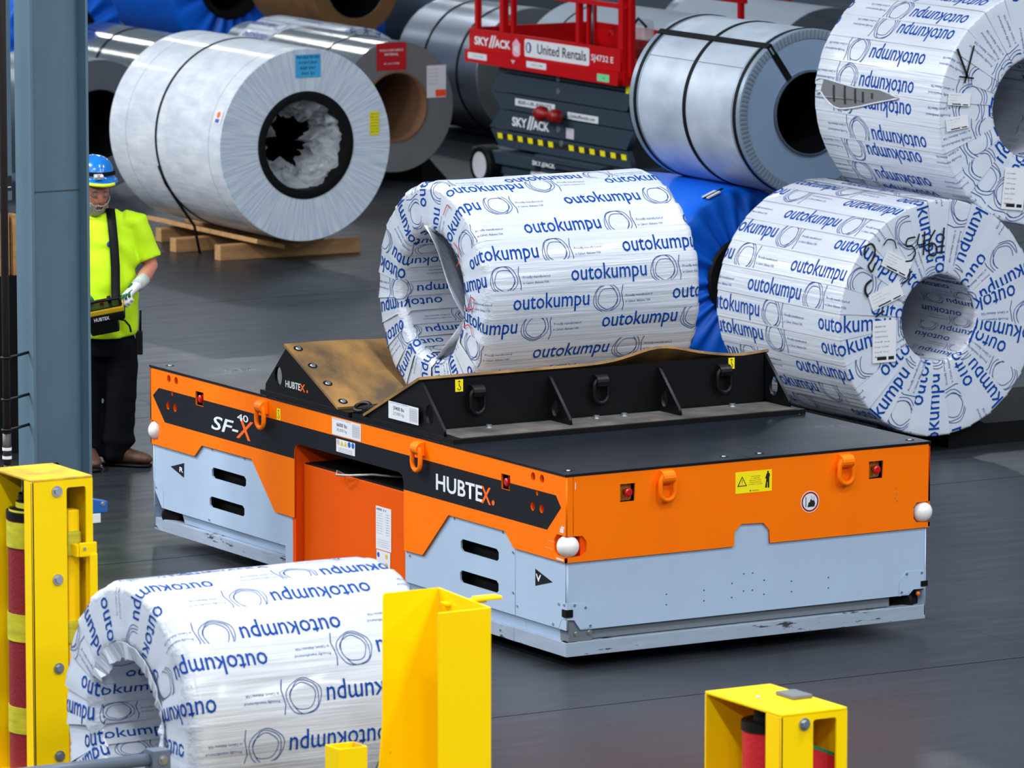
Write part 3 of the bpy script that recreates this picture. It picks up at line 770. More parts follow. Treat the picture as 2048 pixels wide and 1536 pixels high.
# loose black hook between the slopes
lk = thing('lashing_shackle', 'small black lashing shackle lying between the two cradle slopes', 'shackle', (.055, YC - .01, ZT + .024))
tube('bow', [Vector((.0, .06 * math.cos(t) - .02, .012 + .018 * (1 + math.sin(t)))) + Vector((.03 * math.sin(t), 0.06 * math.sin(t) * 0, 0)) for t in [i / 18 * 2 * PI for i in range(18)]], .012, BLACK_STEEL, lk, 8, True)
box('pin', (-.03, .05, -.11, -.05, 0, .045), BLACK_STEEL, lk, .012)

# ------------------------------------------------------------------ paper-wrapped coils: strips wound through the bore, printed
RX90 = {'x': 0.0, 'y': PI / 2}
def ring_logo(cx, cy, r, seed, wd):
    rnd = random.Random(seed); ms = []
    for k in range(3):
        rr = r * (1.0 - .13 * k); ph = rnd.uniform(0, 6.28); e = rnd.uniform(.03, .08); ox = rnd.uniform(-.06, .06) * r; oy = rnd.uniform(-.06, .06) * r
        pts = []
        for i in range(36):
            t = i / 36 * 2 * PI; q = rr * (1 + e * math.sin(2 * t + ph) + .03 * math.sin(5 * t + ph * 2))
            pts.append((cx + ox + q * math.cos(t), cy + oy + q * math.sin(t)))
        ms.append(ribbon(pts, wd, True))
    return ms
PERIODS = {}
def period_mesh(width, cuts, small=True, flip=False):
    """one repeat of the printed pattern in strip space (x along the strip, y across), cut into narrow rows so that it can bend"""
    key = (width, tuple(cuts), flip)
    if key in PERIODS: return PERIODS[key]
    k = width / .45
    bm = bmesh.new()
    def add(me, mi):
        n0 = len(bm.faces); bm.from_mesh(me); D.meshes.remove(me); bm.faces.ensure_lookup_table()
        for f in bm.faces[n0:]: f.material_index = mi
    add(fit_mesh(text_mesh('outokumpu', .004, 0, 2), 0, width, -.048 * k, .058 * k), 0)
    for m_ in ring_logo(width + .105 * k, .004, .075 * k, 3, .0030 * k): add(m_, 1)
    add(ribbon([(width + .195 * k, -.07 * k), (width + .203 * k, -.03 * k), (width + .190 * k, .03 * k), (width + .199 * k, .07 * k)], .0036 * k), 1)
    if small:
        add(fit_mesh(text_mesh('Proudly manufactured', 0, 0, 1), width + .215 * k, width + .375 * k, .004 * k, .020 * k), 1)
        add(fit_mesh(text_mesh('in Calvert, Alabama USA', 0, 0, 1), width + .215 * k, width + .365 * k, -.024 * k, -.010 * k), 1)
    if flip:
        for v in bm.verts: v.co.x = -v.co.x; v.co.y = -v.co.y
    for c in cuts:
        bmesh.ops.bisect_plane(bm, geom=bm.verts[:] + bm.edges[:] + bm.faces[:], plane_co=(0, c, 0), plane_no=(0, 1, 0))
    me = D.meshes.new('period'); bm.to_mesh(me); bm.free()
    PERIODS[key] = me
    return me

def wrapped_coil(label, front, axis, R, r, L, N, seed, flip, width, corner=.02, step=.005, lump=.003, gap=(), group=None, torn=False, bore_print=True, name='wrapped_coil', pitch=.95, phase=None):
    rnd = random.Random(seed)
    root = thing(name, label, 'coil', (front[0], front[1], front[2] - R), RX90[axis], group)
    zc = R
    ed = R - r
    lim = R * math.tan(PI / N)
    Lb = L
    # profile as a function of s (s=0 at the front edge, positive along the body, negative down the face into the bore)
    def prof(s):
        c = corner
        if s >= c and s <= L - c: return (s, R, 0.0, 1.0)
        if abs(s) < c or (s < c and s > -c):
            t = (s + c) / (2 * c); a = (1 - t) * PI / 2      # a=90deg: face normal, 0: body normal
            return (c - c * math.sin(a), R - c + c * math.cos(a), -math.sin(a), math.cos(a))
        if s <= -c and s >= -(ed - c): return (0.0, R + s, -1.0, 0.0)
        if s < -(ed - c) and s > -(ed + c):
            t = (-s - (ed - c)) / (2 * c); a = t * PI / 2
            return (c - c * math.cos(a), r + c - c * math.sin(a), -math.cos(a), -math.sin(a))
        if s <= -(ed + c): return (-s - ed, r, 0.0, -1.0)
        if s > L - c and s < L + c:
            t = (s - (L - c)) / (2 * c); a = t * PI / 2
            return (L - c + c * math.sin(a), R - c + c * math.cos(a), math.sin(a), math.cos(a))
        return (L, R - (s - L), 1.0, 0.0)
    def disp(s, w, k):
        t = (w / lim + 1) / 2
        h = .001 + step * max(0, min(1.1, t))
        nse = noise.noise(Vector((s * 3.1, w * 9 + k * 3.7, seed * 1.3))) * lump + noise.noise(Vector((s * 2.0, w * 40, seed + k * 5.1))) * lump * .5
        return h + nse
    def mapp(s, w, k, off):
        x, rho, nx, nr = prof(s)
        th = k / N * 2 * PI
        d = disp(s, w, k) + off
        if abs(nr) > .99: ang = th - w / R if rho > r + .01 else th - w / R; q = rho
        else:
            ang = th - math.atan2(w, max(rho, .05)); q = math.hypot(rho, w)
            if s > 0: ang = th - w / R; q = rho
        x += nx * d; q += nr * d
        return Vector((x, q * math.cos(ang), zc + q * math.sin(ang)))
    # samples along the strip
    ss = [-(ed + L * .9), -(ed + L * .5), -(ed + .3), -(ed + .12), -(ed + corner)]
    ss += [-(ed + corner * .3), -(ed - corner * .3), -(ed - corner)]
    ss += [-(ed - corner) * f for f in (.85, .7, .5, .3, .15)]
    ss += [-corner * 1.02, -corner * .6, -corner * .2, corner * .2, corner * .6, corner * 1.02]
    nb = 9
    ss += [corner + (L - 2 * corner) * i / nb for i in range(1, nb)]
    ss += [L - corner * 1.02, L - corner * .4, L + corner * .4, L + corner * 1.02, L + ed * .5, L + ed - .005]
    ss = sorted(ss); nt = 6
    cuts = [lim * (i / 4 - 1) for i in range(1, 8)]
    pm = period_mesh(width, cuts, True, flip)
    per = width / .45 * pitch * 1.0
    strips = []
    for k in range(N):
        th = k / N * 2 * PI
        bm = bmesh.new(); rows = []
        for s in ss:
            row = []
            x, rho, nx, nr = prof(s)
            lw = lim if (s > -corner * .5 ) else max(rho, r) * math.tan(PI / N)
            if s < -(ed - corner): lw = lim
            lo = -1.0 if not torn else -1.0
            for j in range(nt + 1):
                f = -1.04 + 2.14 * j / nt
                if s > -corner * .5 or s < -(ed - corner): w = lim * f
                else: w = lw * f
                sx = s
                if torn and s <= -(ed - corner): sx = s
                row.append(bm.verts.new(mapp(s, w, k, 0)))
            rows.append(row)
        for a in range(len(ss) - 1):
            for j in range(nt): bm.faces.new((rows[a][j], rows[a][j + 1], rows[a + 1][j + 1], rows[a + 1][j]))
        st = done('wrap_strip', bm, PAPER, root, None, True)
        st.data.materials.append(PAPER_END)
        for pi_, pf in enumerate(st.data.polygons):
            sm = .5 * (ss[pi_ // nt] + ss[pi_ // nt + 1])
            if -(ed - corner) <= sm <= -corner: pf.material_index = 1
        # print on the strip
        bm = bmesh.new()
        s0 = -(ed + .55) if bore_print else -(ed - corner); s1 = L
        ph = rnd.uniform(0, per) if phase is None else (phase * k) % per + rnd.uniform(-.06, .06)
        wy = rnd.uniform(-.35, .35) * lim
        q = s0 - per - ph
        while q < s1 + per:
            n0 = len(bm.verts); bm.from_mesh(pm); bm.verts.ensure_lookup_table()
            for v in bm.verts[n0:]: v.co.x += q; v.co.y += wy
            q += per
        def cut(co, no):
            bmesh.ops.bisect_plane(bm, geom=bm.verts[:] + bm.edges[:] + bm.faces[:], plane_co=co, plane_no=no, clear_outer=True)
        cut((s1, 0, 0), (1, 0, 0)); cut((s0, 0, 0), (-1, 0, 0))
        cut((0, lim * .99, 0), (0, 1, 0)); cut((0, -lim * .97, 0), (0, -1, 0))
        for c in (corner, 0, -corner, -ed, -(ed - corner), -(ed + corner), corner * .5, -corner * .5, L - corner, L * .33, L * .66):
            bmesh.ops.bisect_plane(bm, geom=bm.verts[:] + bm.edges[:] + bm.faces[:], plane_co=(c, 0, 0), plane_no=(1, 0, 0))
        # on the face the next strip hides what lies beyond its wedge
        kill = []
        for f in bm.faces:
            c = f.calc_center_median()
            if -(ed - corner) < c.x < -corner * .4 and abs(c.y) > (R + c.x) * math.tan(PI / N) * 1.02: kill.append(f)
        bmesh.ops.delete(bm, geom=kill, context='FACES')
        for v in bm.verts: v.co = mapp(v.co.x, v.co.y, k, .0022)
        me = D.meshes.new('printed_lettering'); bm.to_mesh(me); bm.free()
        me.materials.append(BLUE_INK); me.materials.append(PALE_BLUE_INK)
        link('printed_lettering', me, st)['kind'] = 'stuff'
        strips.append(st)
    # steel seen nowhere, but the bore needs a back wall
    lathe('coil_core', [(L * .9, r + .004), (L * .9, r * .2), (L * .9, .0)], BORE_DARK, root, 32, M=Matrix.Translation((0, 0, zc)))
    root['tmp'] = 0; del root['tmp']
    return root, mapp, prof

def scribble(root, pts3, width, material, name='marker_line'):
    return tube(name, pts3, width, material, root, 6)

# the coil on the vehicle
R2 = .577
c2, map2, _ = wrapped_coil('white paper-wrapped coil resting in the cradle on the orange vehicle', (.455, 2.11, 1.562), 'x', R2, .325, 1.27, 26, 11, False, .45, corner=.045, step=.007, lump=.007, phase=.37)
# coil on the floor at the right, and the one stacked on it
c3, map3, _ = wrapped_coil('white wrapped coil on the floor at the right with 5461 handwritten on its end', (5.413, 4.782, .805), 'y', .703, .26, 1.345, 28, 5, True, .58, corner=.014, step=.004, lump=.003, phase=.41)
c4, map4, _ = wrapped_coil('white wrapped coil stacked on top of the right-hand floor coil, torn on its side', (6.18, 4.90, 2.005), 'y', .70, .31, 1.34, 28, 9, False, .58, corner=.014, step=.004, lump=.004, phase=.05)
# coil in the foreground
c0, map0, _ = wrapped_coil('white wrapped coil in the foreground between the yellow posts, torn at its bore', (-3.773, -2.81, .596), 'x', .592, .315, 1.19, 22, 21, True, .46, corner=.05, step=.009, lump=.008, phase=.29)

# ------------------------------------------------------------------ details on the wrapped coils
def face_frame(y): return frame((0, y, 0), (1, 0, 0), (0, 0, 1))
def local_of(root): return Matrix.Rotation(-root.rotation_euler.z, 4, 'Z') @ Matrix.Translation(-root.location)
def on_face(root, y): return local_of(root) @ face_frame(y)
def marker(root, M, pts, wd, name='marker_stroke', m=BLACK_INK):
    me = ribbon(pts, wd); me.transform(Matrix.Translation((0, 0, .0012))); me.transform(M); me.materials.append(m)
    return link(name, me, root)
def spline(pts, n=6):
    out = []
    for i in range(len(pts) - 1):
        p0 = Vector(pts[max(i - 1, 0)]); p1 = Vector(pts[i]); p2 = Vector(pts[i + 1]); p3 = Vector(pts[min(i + 2, len(pts) - 1)])
        for k in range(n):
            t = k / n
            out.append(tuple(.5 * ((2 * p1) + (-p0 + p2) * t + (2 * p0 - 5 * p1 + 4 * p2 - p3) * t * t + (-p0 + 3 * p1 - 3 * p2 + p3) * t ** 3)))
    out.append(tuple(pts[-1])); return out
def doc_label(root, M, cx, cz, w, h, rot=0.0, nl=6, name='paper_label', m=WHITE_STK):
    Q = M @ Matrix.Translation((cx, cz, 0)) @ Matrix.Rotation(rot, 4, 'Z')
    lb = plate(name, rect(-w / 2, w / 2, -h / 2, h / 2), m, root, Q, .0008, .0, label='white printed paper label')
    rnd = random.Random(int(cx * 100))
    for i in range(nl):
        y = h * (.42 - .84 * (i + .5) / nl)
        a = rnd.uniform(.3, .8)
        lettering(rnd.choice(['heat 0546', 'GRADE 304', 'net weight', 'coil no', 'width gauge', 'customer']), -w * .42, -w * .42 + w * .84 * a, y - h * .022, y + h * .022, BLACK_INK if i % 3 == 0 else GREY_INK, lb, Q, .0014, res=1)
    plate('barcode', rect(-w * .3, w * .1, -h * .44, -h * .36), BLACK_INK, lb, Q, .0004, .0008); plate('barcode', rect(w * .18, w * .42, -h * .44, -h * .36), BLACK_INK, lb, Q, .0004, .0008)
    return lb
M3 = on_face(c3, 4.782 - .012)
def digits(root, M):
    # hand-written 5461
    marker(root, M, spline([(5.235, 1.300), (5.180, 1.292), (5.172, 1.250), (5.215, 1.245), (5.235, 1.205), (5.210, 1.165), (5.165, 1.160)]), .010)
    marker(root, M, spline([(5.262, 1.320), (5.252, 1.255), (5.310, 1.262)]), .010); marker(root, M, [(5.300, 1.330), (5.292, 1.190)], .011)
    marker(root, M, spline([(5.375, 1.335), (5.335, 1.27), (5.335, 1.195), (5.375, 1.185), (5.388, 1.225), (5.362, 1.255), (5.335, 1.235)]), .011)
    marker(root, M, [(5.438, 1.345), (5.420, 1.190)], .012)
digits(c3, M3)
marker(c3, M3, spline([(4.874, 1.215), (4.885, 1.262), (4.925, 1.278), (4.950, 1.245), (4.935, 1.190), (4.905, 1.150), (4.930, 1.115), (4.955, 1.165)]), .012)
marker(c3, M3, spline([(4.930, 1.066), (4.892, 1.040), (4.884, 1.000), (4.905, .965)]), .016)
marker(c3, M3, spline([(5.010, 1.265), (5.040, 1.297), (5.085, 1.285), (5.100, 1.240)]), .008)
marker(c3, M3, spline([(5.197, 1.115), (5.190, 1.060), (5.140, 1.030)]), .010)
marker(c3, M3, spline([(4.960, .845), (5.0, .870), (5.02, .875)]), .012)
doc_label(c3, M3, 5.021, .695, .165, .250, 0, 7); doc_label(c3, M3, 5.03, .965, .23, .10, .35, 4); doc_label(c3, M3, 5.105, 1.15, .20, .10, -.45, 5)
M4 = on_face(c4, 4.90 - .012)
marker(c4, M4, [(5.60, 2.385), (5.675, 2.215)], .016); marker(c4, M4, [(5.72, 2.40), (5.655, 2.18)], .012); marker(c4, M4, [(5.615, 2.22), (5.72, 2.205)], .010)
doc_label(c4, M4, 5.617, 2.085, .16, .075, -.1, 4); doc_label(c4, M4, 5.605, 1.945, .16, .08, .12, 4); doc_label(c4, M4, 6.02, 1.53, .16, .25, -.12, 7)
# torn opening on the side of the upper coil: bare grey sheet with dark marks between curled paper edges
def torn(root, mapp, k):
    pts = [(.42, -.075), (.62, -.105), (.9, -.10), (1.24, -.125), (1.26, -.06), (1.2, -.01), (1.08, .035), (.9, .018), (.66, -.03)]
    me = plate_mesh(pts, (), .0004)
    bm = bmesh.new(); bm.from_mesh(me); D.meshes.remove(me)
    for c in [i * .03 - .15 for i in range(10)]:
        bmesh.ops.bisect_plane(bm, geom=bm.verts[:] + bm.edges[:] + bm.faces[:], plane_co=(0, c, 0), plane_no=(0, 1, 0))
    for v in bm.verts:
        s = v.co.x; a = -v.co.y / .70 - .03
        v.co = Vector((s, .7095 * math.cos(a), .70 + .7095 * math.sin(a)))
    done('bare_patch', bm, mat('bare_grey_sheet', (150, 152, 156), .5), root, 'bare grey sheet where the wrapping has torn')
    for s, w0, w1 in ((1.12, -.10, -.00), (1.0, -.105, .005), (.885, -.095, -.01), (.80, -.085, -.02), (.70, -.085, -.05)):
        P = [Vector((s + (w - w0) * -.1, .7108 * math.cos(-w / .7 - .03), .70 + .7108 * math.sin(-w / .7 - .03))) for w in [w0 + (w1 - w0) * i / 5 for i in range(6)]]
        bm = bmesh.new()
        L_ = [(bm.verts.new(p + Vector((-.011, 0, 0))), bm.verts.new(p + Vector((.011, 0, 0)))) for p in P]
        for i in range(5): bm.faces.new((L_[i][0], L_[i][1], L_[i + 1][1], L_[i + 1][0]))
        done('dark_mark', bm, BLACK_INK, root)
    for pl_, r_ in (([(.42, -.075), (.66, -.03), (.9, .018), (1.08, .035), (1.2, -.01), (1.26, -.05), (1.30, -.03)], .006), ([(.42, -.080), (.62, -.11), (.9, -.105), (1.24, -.13), (1.32, -.115)], .005)):
        P = [Vector((s, .712 * math.cos(-w / .7 - .03), .70 + .712 * math.sin(-w / .7 - .03))) for s, w in spline(pl_, 4)]
        tube('torn_edge', P, [r_ * (.6 + .5 * abs(math.sin(i * 1.7))) for i in range(len(P))], PAPER, root, 8)
torn(c4, map4, 0)
# red marker scrawls on the cradle coil's end, loose flaps at the bore
M2 = local_of(c2) @ frame((.455 - .012, 0, 0), (0, -1, 0), (0, 0, 1))
def sp2_(y, z): return (-y, z)
marker(c2, M2, spline([(-1.965, 1.99), (-1.925, 2.045), (-1.895, 2.03)]), .006, m=RED_INK)
marker(c2, M2, spline([(-1.86, 1.86), (-1.82, 1.83), (-1.80, 1.78), (-1.83, 1.74)]), .006, m=RED_INK)
marker(c2, M2, spline([(-1.70, 1.57), (-1.68, 1.60), (-1.65, 1.585), (-1.66, 1.545), (-1.695, 1.54), (-1.70, 1.57)]), .006, m=RED_INK)
marker(c2, M2, spline([(-1.75, 1.535), (-1.68, 1.535)]), .005, m=RED_INK); marker(c2, M2, spline([(-1.76, 1.44), (-1.70, 1.455), (-1.665, 1.40)]), .006, m=RED_INK)
def flap(root, P0, P1, P2, P3, nm='loose_flap', m=PAPER):
    bm = bmesh.new(); n = 10; g = []
    for i in range(n + 1):
        u = i / n; row = []
        for j in range(5):
            v = j / 4
            p = Vector(P0) * (1 - u) * (1 - v) + Vector(P1) * u * (1 - v) + Vector(P2) * u * v + Vector(P3) * (1 - u) * v
            p += Vector((.02, .012, .012)) * math.sin(u * 7 + v * 5) * .7
            row.append(bm.verts.new(p))
        g.append(row)
    for i in range(n):
        for j in range(4): bm.faces.new((g[i][j], g[i + 1][j], g[i + 1][j + 1], g[i][j + 1]))
    o = done(nm, bm, m, root, None, True); md = o.modifiers.new('t', 'SOLIDIFY'); md.thickness = .002
    return o
flap(c2, (-.03, .02, R2 + .36), (.04, -.30, R2 - .12), (.12, -.26, R2 - .20), (.16, .10, R2 + .30), 'loose_flap')
flap(c2, (.02, -.31, R2 - .08), (-.01, -.05, R2 - .33), (.10, -.07, R2 - .32), (.14, -.30, R2 - .10), 'loose_flap')
def torn_rim(root, R, r, zc, a0, a1, seed, n=26):
    rnd = random.Random(seed); bm = bmesh.new(); A = []; B = []
    for i in range(n + 1):
        a = a0 + (a1 - a0) * i / n
        r0 = r + .03; r1 = r - .012 - .022 * (1 + noise.noise(Vector((i * .7, seed, 0)))) - rnd.uniform(0, .012)
        A.append(bm.verts.new((-.010 + .008 * noise.noise(Vector((i * .4, 5, seed))), r0 * math.cos(a), zc + r0 * math.sin(a)))); B.append(bm.verts.new((.012 + .035 * noise.noise(Vector((i * .35, 9, seed))) + rnd.uniform(-.004, .004), r1 * math.cos(a), zc + r1 * math.sin(a))))
    for i in range(n): bm.faces.new((A[i], A[i + 1], B[i + 1], B[i]))
    o = done('torn_rim', bm, PAPER_END, root, 'ragged torn paper around the bore'); md = o.modifiers.new('t', 'SOLIDIFY'); md.thickness = .003

# ------------------------------------------------------------------ bare and banded coils
def steel_coil(label, fc, R, r, L, body, face, bore, straps=(), strap_m=STRAP, axis='y', group=None, name='steel_coil', sleeve=None, axial=(), strap_w=.016):
    root = thing(name, label, 'coil', (fc[0], fc[1], fc[2] - R), RX90[axis], group)
    Tz = Matrix.Translation((0, 0, R))
    lathe('outer_wrap', [(.003, R - .004), (.008, R), (L - .008, R), (L - .003, R - .004)], body, root, 96, M=Tz)
    for x, nm in ((.0, 'end_face'), (L, 'end_face')):
        e = 1 if x == 0 else -1
        lathe(nm, [(x + .004 * e, R - .001), (x, R - .006), (x, r + .006), (x + .005 * e, r)], face, root, 96, M=Tz)
    lathe('bore', [(.005, r), (L - .005, r)], bore, root, 64, M=Tz)
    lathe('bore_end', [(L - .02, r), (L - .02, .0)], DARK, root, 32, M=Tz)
    for x in straps:
        lathe('strap', [(x - strap_w, R), (x - strap_w, R + .006), (x + strap_w, R + .006), (x + strap_w, R)], strap_m, root, 72, M=Tz)
    for a in axial:
        box('axial_strap', (-.004, L + .004, -strap_w * 1.3, strap_w * 1.3, R, R + .009), strap_m, root, M=Tz @ Matrix.Rotation(a, 4, 'X'))
        box('axial_strap', (-.006, .0, -strap_w * 1.3, strap_w * 1.3, r * 1.02, R + .005), strap_m, root, M=Tz @ Matrix.Rotation(a, 4, 'X'))
    return root, Tz

# white film-wrapped coil on timber skids (left)
F1 = (6.51, 14.68, .885); R1 = .715
k1, T1 = steel_coil('large coil in white stretch film with one black strap on timber skids', F1, R1, .385, 1.80, FILM, FILM_END, BORE_DARK, (1.02,), STRAP, strap_w=.012)
lathe('bore_ring', [(-.006, .40), (-.010, .385), (-.004, .335), (.09, .33), (.09, .385)], RUBBER, k1, 64, M=T1)
# faint wrinkle seams in the film
for x in (.18, 1.52): lathe('film_seam', [(x - .004, R1 + .0005), (x, R1 + .002), (x + .004, R1 + .0005)], mat('film_shadow', (150, 158, 172), .5), k1, 72, M=T1)
MF1 = local_of(k1) @ face_frame(14.68 - .004)
st = plate('blue_label', rect(6.427, 6.635, 1.385, 1.555), CYAN_STK, k1, MF1, .001, 0, label='light blue printed label')
for i, (s_, hw) in enumerate((('FRAGILE EDGES', .095), ('DO NOT DROP', .075), ('KEEP DRY', .065), ('NO 21', .05))):
    lettering(s_, 6.531 - hw, 6.531 + hw, 1.525 - i * .040, 1.545 - i * .040, BLACK_INK, st, MF1, .0016, .02, res=1)
st = plate('yellow_label', rect(7.049, 7.128, .930, 1.105), mat('label_yellow', (236, 222, 20), .5), k1, MF1, .001, 0, label='yellow printed label')
for i in range(7): lettering(random.choice(['CAUTION', 'HANDLE', 'STORE', 'KEEP OFF']), 7.055, 7.122, 1.082 - i * .022, 1.092 - i * .022, BLACK_INK, st, MF1, .0016, res=1)
# logo label on the body
def body_label(root, Rr, zc, s, a, w, h, m):
    Q = Matrix.Translation((s, Rr * math.cos(a), zc + Rr * math.sin(a))) @ frame((0, 0, 0), (-1, 0, 0), (0, -math.sin(a), math.cos(a)))
    return plate('logo_label', rect(-w / 2, w / 2, -h / 2, h / 2), m, root, Q, .001, .003), Q
lb, Q = body_label(k1, R1, R1, .085, .33, .12, .10, WHITE_STK)
plate('emblem', circ(0, .018, .026, 14), mat('orange_print', (236, 110, 30), .5), lb, Q, .0006, .0042); plate('emblem_band', rect(-.03, .03, -.042, -.014), mat('blue_print', (60, 90, 180), .5), lb, Q, .0006, .0042)
# crumpled clear film in the bore
for lay in range(2):
    bm = bmesh.new(); n = 96; g = []
    for i in range(n):
        a = i / n * 2 * PI; row = []
        ca, sa = math.cos(a), math.sin(a)
        for j in range(12):
            t = j / 11
            q = .33 - (.11 + .05 * lay) * t * (1 + .9 * noise.noise(Vector((ca * 1.6 + lay * 5, sa * 1.6, 2))))
            x = .08 + .22 * t + .10 * noise.noise(Vector((ca * 4, sa * 4, t * 3 + lay))) + .04 * noise.noise(Vector((ca * 12, sa * 12, t * 6)))
            q += (.05 * noise.noise(Vector((ca * 5, sa * 5, t * 4 + 9 + lay))) + .025 * noise.noise(Vector((ca * 14, sa * 14, t * 7)))) * min(1, t * 3)
            row.append(bm.verts.new((x, min(q, .329) * ca, R1 + min(q, .329) * sa)))
        g.append(row)
    for i in range(n):
        for j in range(11): bm.faces.new((g[i][j], g[(i + 1) % n][j], g[(i + 1) % n][j + 1], g[i][j + 1]))
    done('clear_film', bm, CLEAR_FILM, k1, 'crumpled clear film in the bore', True)
# loose strap tail hanging to the floor
tube('strap_tail', [Vector((1.02, R1 * math.cos(a) + .012, R1 + R1 * math.sin(a))) for a in (-.3, -.5, -.7)] + [Vector((.98, .42, .04)), Vector((.93, .40, -.165))], .011, STRAP, k1, 6)
# timber skids under it
def timber(label, c, size, rotz=0.0, tilt=0.0, group=None, bite=0.0):
    t = tag(box('timber_beam', (-size[0] / 2, size[0] / 2, -size[1] / 2, size[1] / 2, 0, size[2]), WOOD, None, .006), label, 'timber', group)
    t.location = c; t.rotation_euler = (0, tilt, rotz); return t
timber('front timber bearer lying under the white film coil', (6.63, 15.19, 0), (1.16, .10, .115), -.045)
timber('middle timber bearer lying under the white film coil', (6.55, 15.83, 0), (1.10, .10, .105), -.02)
timber('rear timber bearer lying under the white film coil', (6.70, 16.46, 0), (1.0, .10, .105), -.03)
for sx, lab in ((-1, 'left sloping plank wedged under the white film coil'), (1, 'right sloping plank wedged under the white film coil')):
    o = tag(box('skid_plank', (-.12, .12, -.80, 1.0, 0, .035), WOOD, None, .005), lab, 'plank')
    o.location = (6.51 + sx * .17, 15.72, .118); o.rotation_euler = (0, -sx * .22, 0)

# grey coil with red and white tags
F6 = (9.69, 19.0, .645)
k6, T6 = steel_coil('grey-edged steel coil with a red tag and a white tag on its end', F6, .543, .282, 1.65, SHINY, EDGE_FACE, BORE, (.6,), mat('thin_dark_strap', (60, 64, 70), .4), strap_w=.008)
M6 = local_of(k6) @ face_frame(19.0 - .004)
st = plate('red_tag', rect(9.505, 9.785, .950, 1.178), RED_STK, k6, M6, .001, 0, label='square red tag with white print')
for s_, z, hw in (('NON-CONFORMING', 1.105, .11), ('MATERIAL', 1.072, .065), ('do not ship', .995, .075)): lettering(s_, 9.645 - hw, 9.645 + hw, z, z + .020, WHITE_INK, st, M6, .0016, .01, res=1)
st = plate('white_tag', rect(9.978, 10.160, .705, .972), WHITE_STK, k6, M6, .001, 0, label='white tag with an orange corner')
plate('orange_corner', rect(10.06, 10.158, .712, .770), mat('orange_fluoro', (255, 80, 30), .5), st, M6, .0006, .001)
for i in range(5): lettering(random.choice(['HOLD', 'lot 55', 'gauge', 'inspect']), 9.99, 10.09, .935 - i * .03, .945 - i * .03, GREY_INK, st, M6, .0016, res=1)
lathe('core_sleeve', [(-.004, .300), (-.006, .282), (.02, .270), (1.0, .268)], mat('brown_core', (120, 86, 62), .6), k6, 64, M=T6)

# banded coil of the upper row
F5 = (6.46, 7.80, 1.715)
k5, T5 = steel_coil('galvanised coil with black bands and toothed edge rings lying on the blue tarpaulin coil', F5, .535, .27, 1.33, GALV, mat('blue_grey_end_sheet', (132, 154, 182), .45, .1), BORE_DARK, (.055, .66, 1.265), STRAP, axial=(-.62, 2.4, .9), strap_w=.017)
for x in (.0, 1.33):
    e = 1 if x == 0 else -1
    lathe('edge_protector', [(x - .002 * e + .10 * e, .5375), (x - .003 * e, .5385), (x - .005 * e, .532), (x - .004 * e, .475)], mat('edge_protector_sheet', (150, 166, 182), .35, .5), k5, 96, M=T5)
bm = bmesh.new()
for i in range(110):
    a = i / 110 * 2 * PI
    add_box(bm, -.010, -.004, -.0065, .0065, .478, .530, M=T5 @ Matrix.Rotation(a, 4, 'X'))
t_ = done('edge_teeth', bm, mat('edge_teeth_sheet', (128, 144, 162), .4, .4), k5); t_['kind'] = 'stuff'
lathe('bore_sleeve', [(-.02, .262), (-.02, .272), (.3, .272)], SATIN, k5, 64, M=T5)
for x, a in ((.055, 1.15), (.66, .80), (1.265, 1.05)):
    box('strap_seal', (x - .022, x + .022, -.05, .05, .5375, .545), mat('seal_steel', (120, 122, 120), .4, .7), k5, M=T5 @ Matrix.Rotation(a, 4, 'X') @ Matrix.Rotation(-PI / 2 + .0, 4, 'X') @ Matrix.Rotation(PI / 2, 4, 'X'))
box('sheet_seam', (.10, 1.23, -.002, .002, .5355, .5372), mat('seam_shadow', (96, 108, 124), .5), k5, M=T5 @ Matrix.Rotation(-.98, 4, 'X'))

# blue tarpaulin coils
def tarp_coil(label, fc, R, r, L, seed, ring=True):
    root = thing('tarpaulin_coil', label, 'coil', (fc[0], fc[1], fc[2] - R), PI / 2)
    Tz = Matrix.Translation((0, 0, R))
    bm = bmesh.new(); seg = 160
    prof = [(L, R * .98)] + [(L * f, R) for f in (.8, .6, .4, .2, .08)] + [(.03, R * .995), (.008, R * .97)] + [(-.004, R - (R - r) * f) for f in (.12, .3, .5, .7, .85, 1.0)]
    grid = []
    for i in range(seg):
        a = i / seg * 2 * PI; row = []
        for j, (x, q) in enumerate(prof):
            f = max(0, min(1, (R - q) / (R - r)))
            wv = noise.noise(Vector((math.cos(a) * 5, math.sin(a) * 5, seed))) + .7 * math.sin(a * 19 + 2.0 * math.sin(a * 3 + seed))
            if f > .02: x -= .030 * (wv) * math.sin(min(1, f * 1.5) * PI * .6) + .01
            q += .006 * noise.noise(Vector((x * 4, a * 6, seed + 3))) * (1 if f < .02 else .3)
            row.append(bm.verts.new((x, q * math.cos(a), q * math.sin(a))))
        grid.append(row)
    for i in range(seg):
        for j in range(len(prof) - 1): bm.faces.new((grid[i][j], grid[i][j + 1], grid[(i + 1) % seg][j + 1], grid[(i + 1) % seg][j]))
    bmesh.ops.transform(bm, matrix=Tz, verts=bm.verts[:])
    done('tarpaulin', bm, TARP, root, None, True)
    if ring: lathe('bore_ring', [(-.03, r + .035), (-.05, r + .02), (-.05, r - .03), (.1, r - .05)], RUBBER, root, 64, M=Tz)
    lathe('bore', [(.0, r - .02), (L * .8, r - .02), (L * .8, 0)], BORE_DARK, root, 48, M=Tz)
    return root, Tz
kb, Tb = tarp_coil('blue tarpaulin-wrapped coil on the floor below the banded galvanised coil', (6.30, 8.36, .597), .595, .24, 1.2, 2)
Qb = Tb @ Matrix.Rotation(1.2 - PI / 2, 4, 'X')
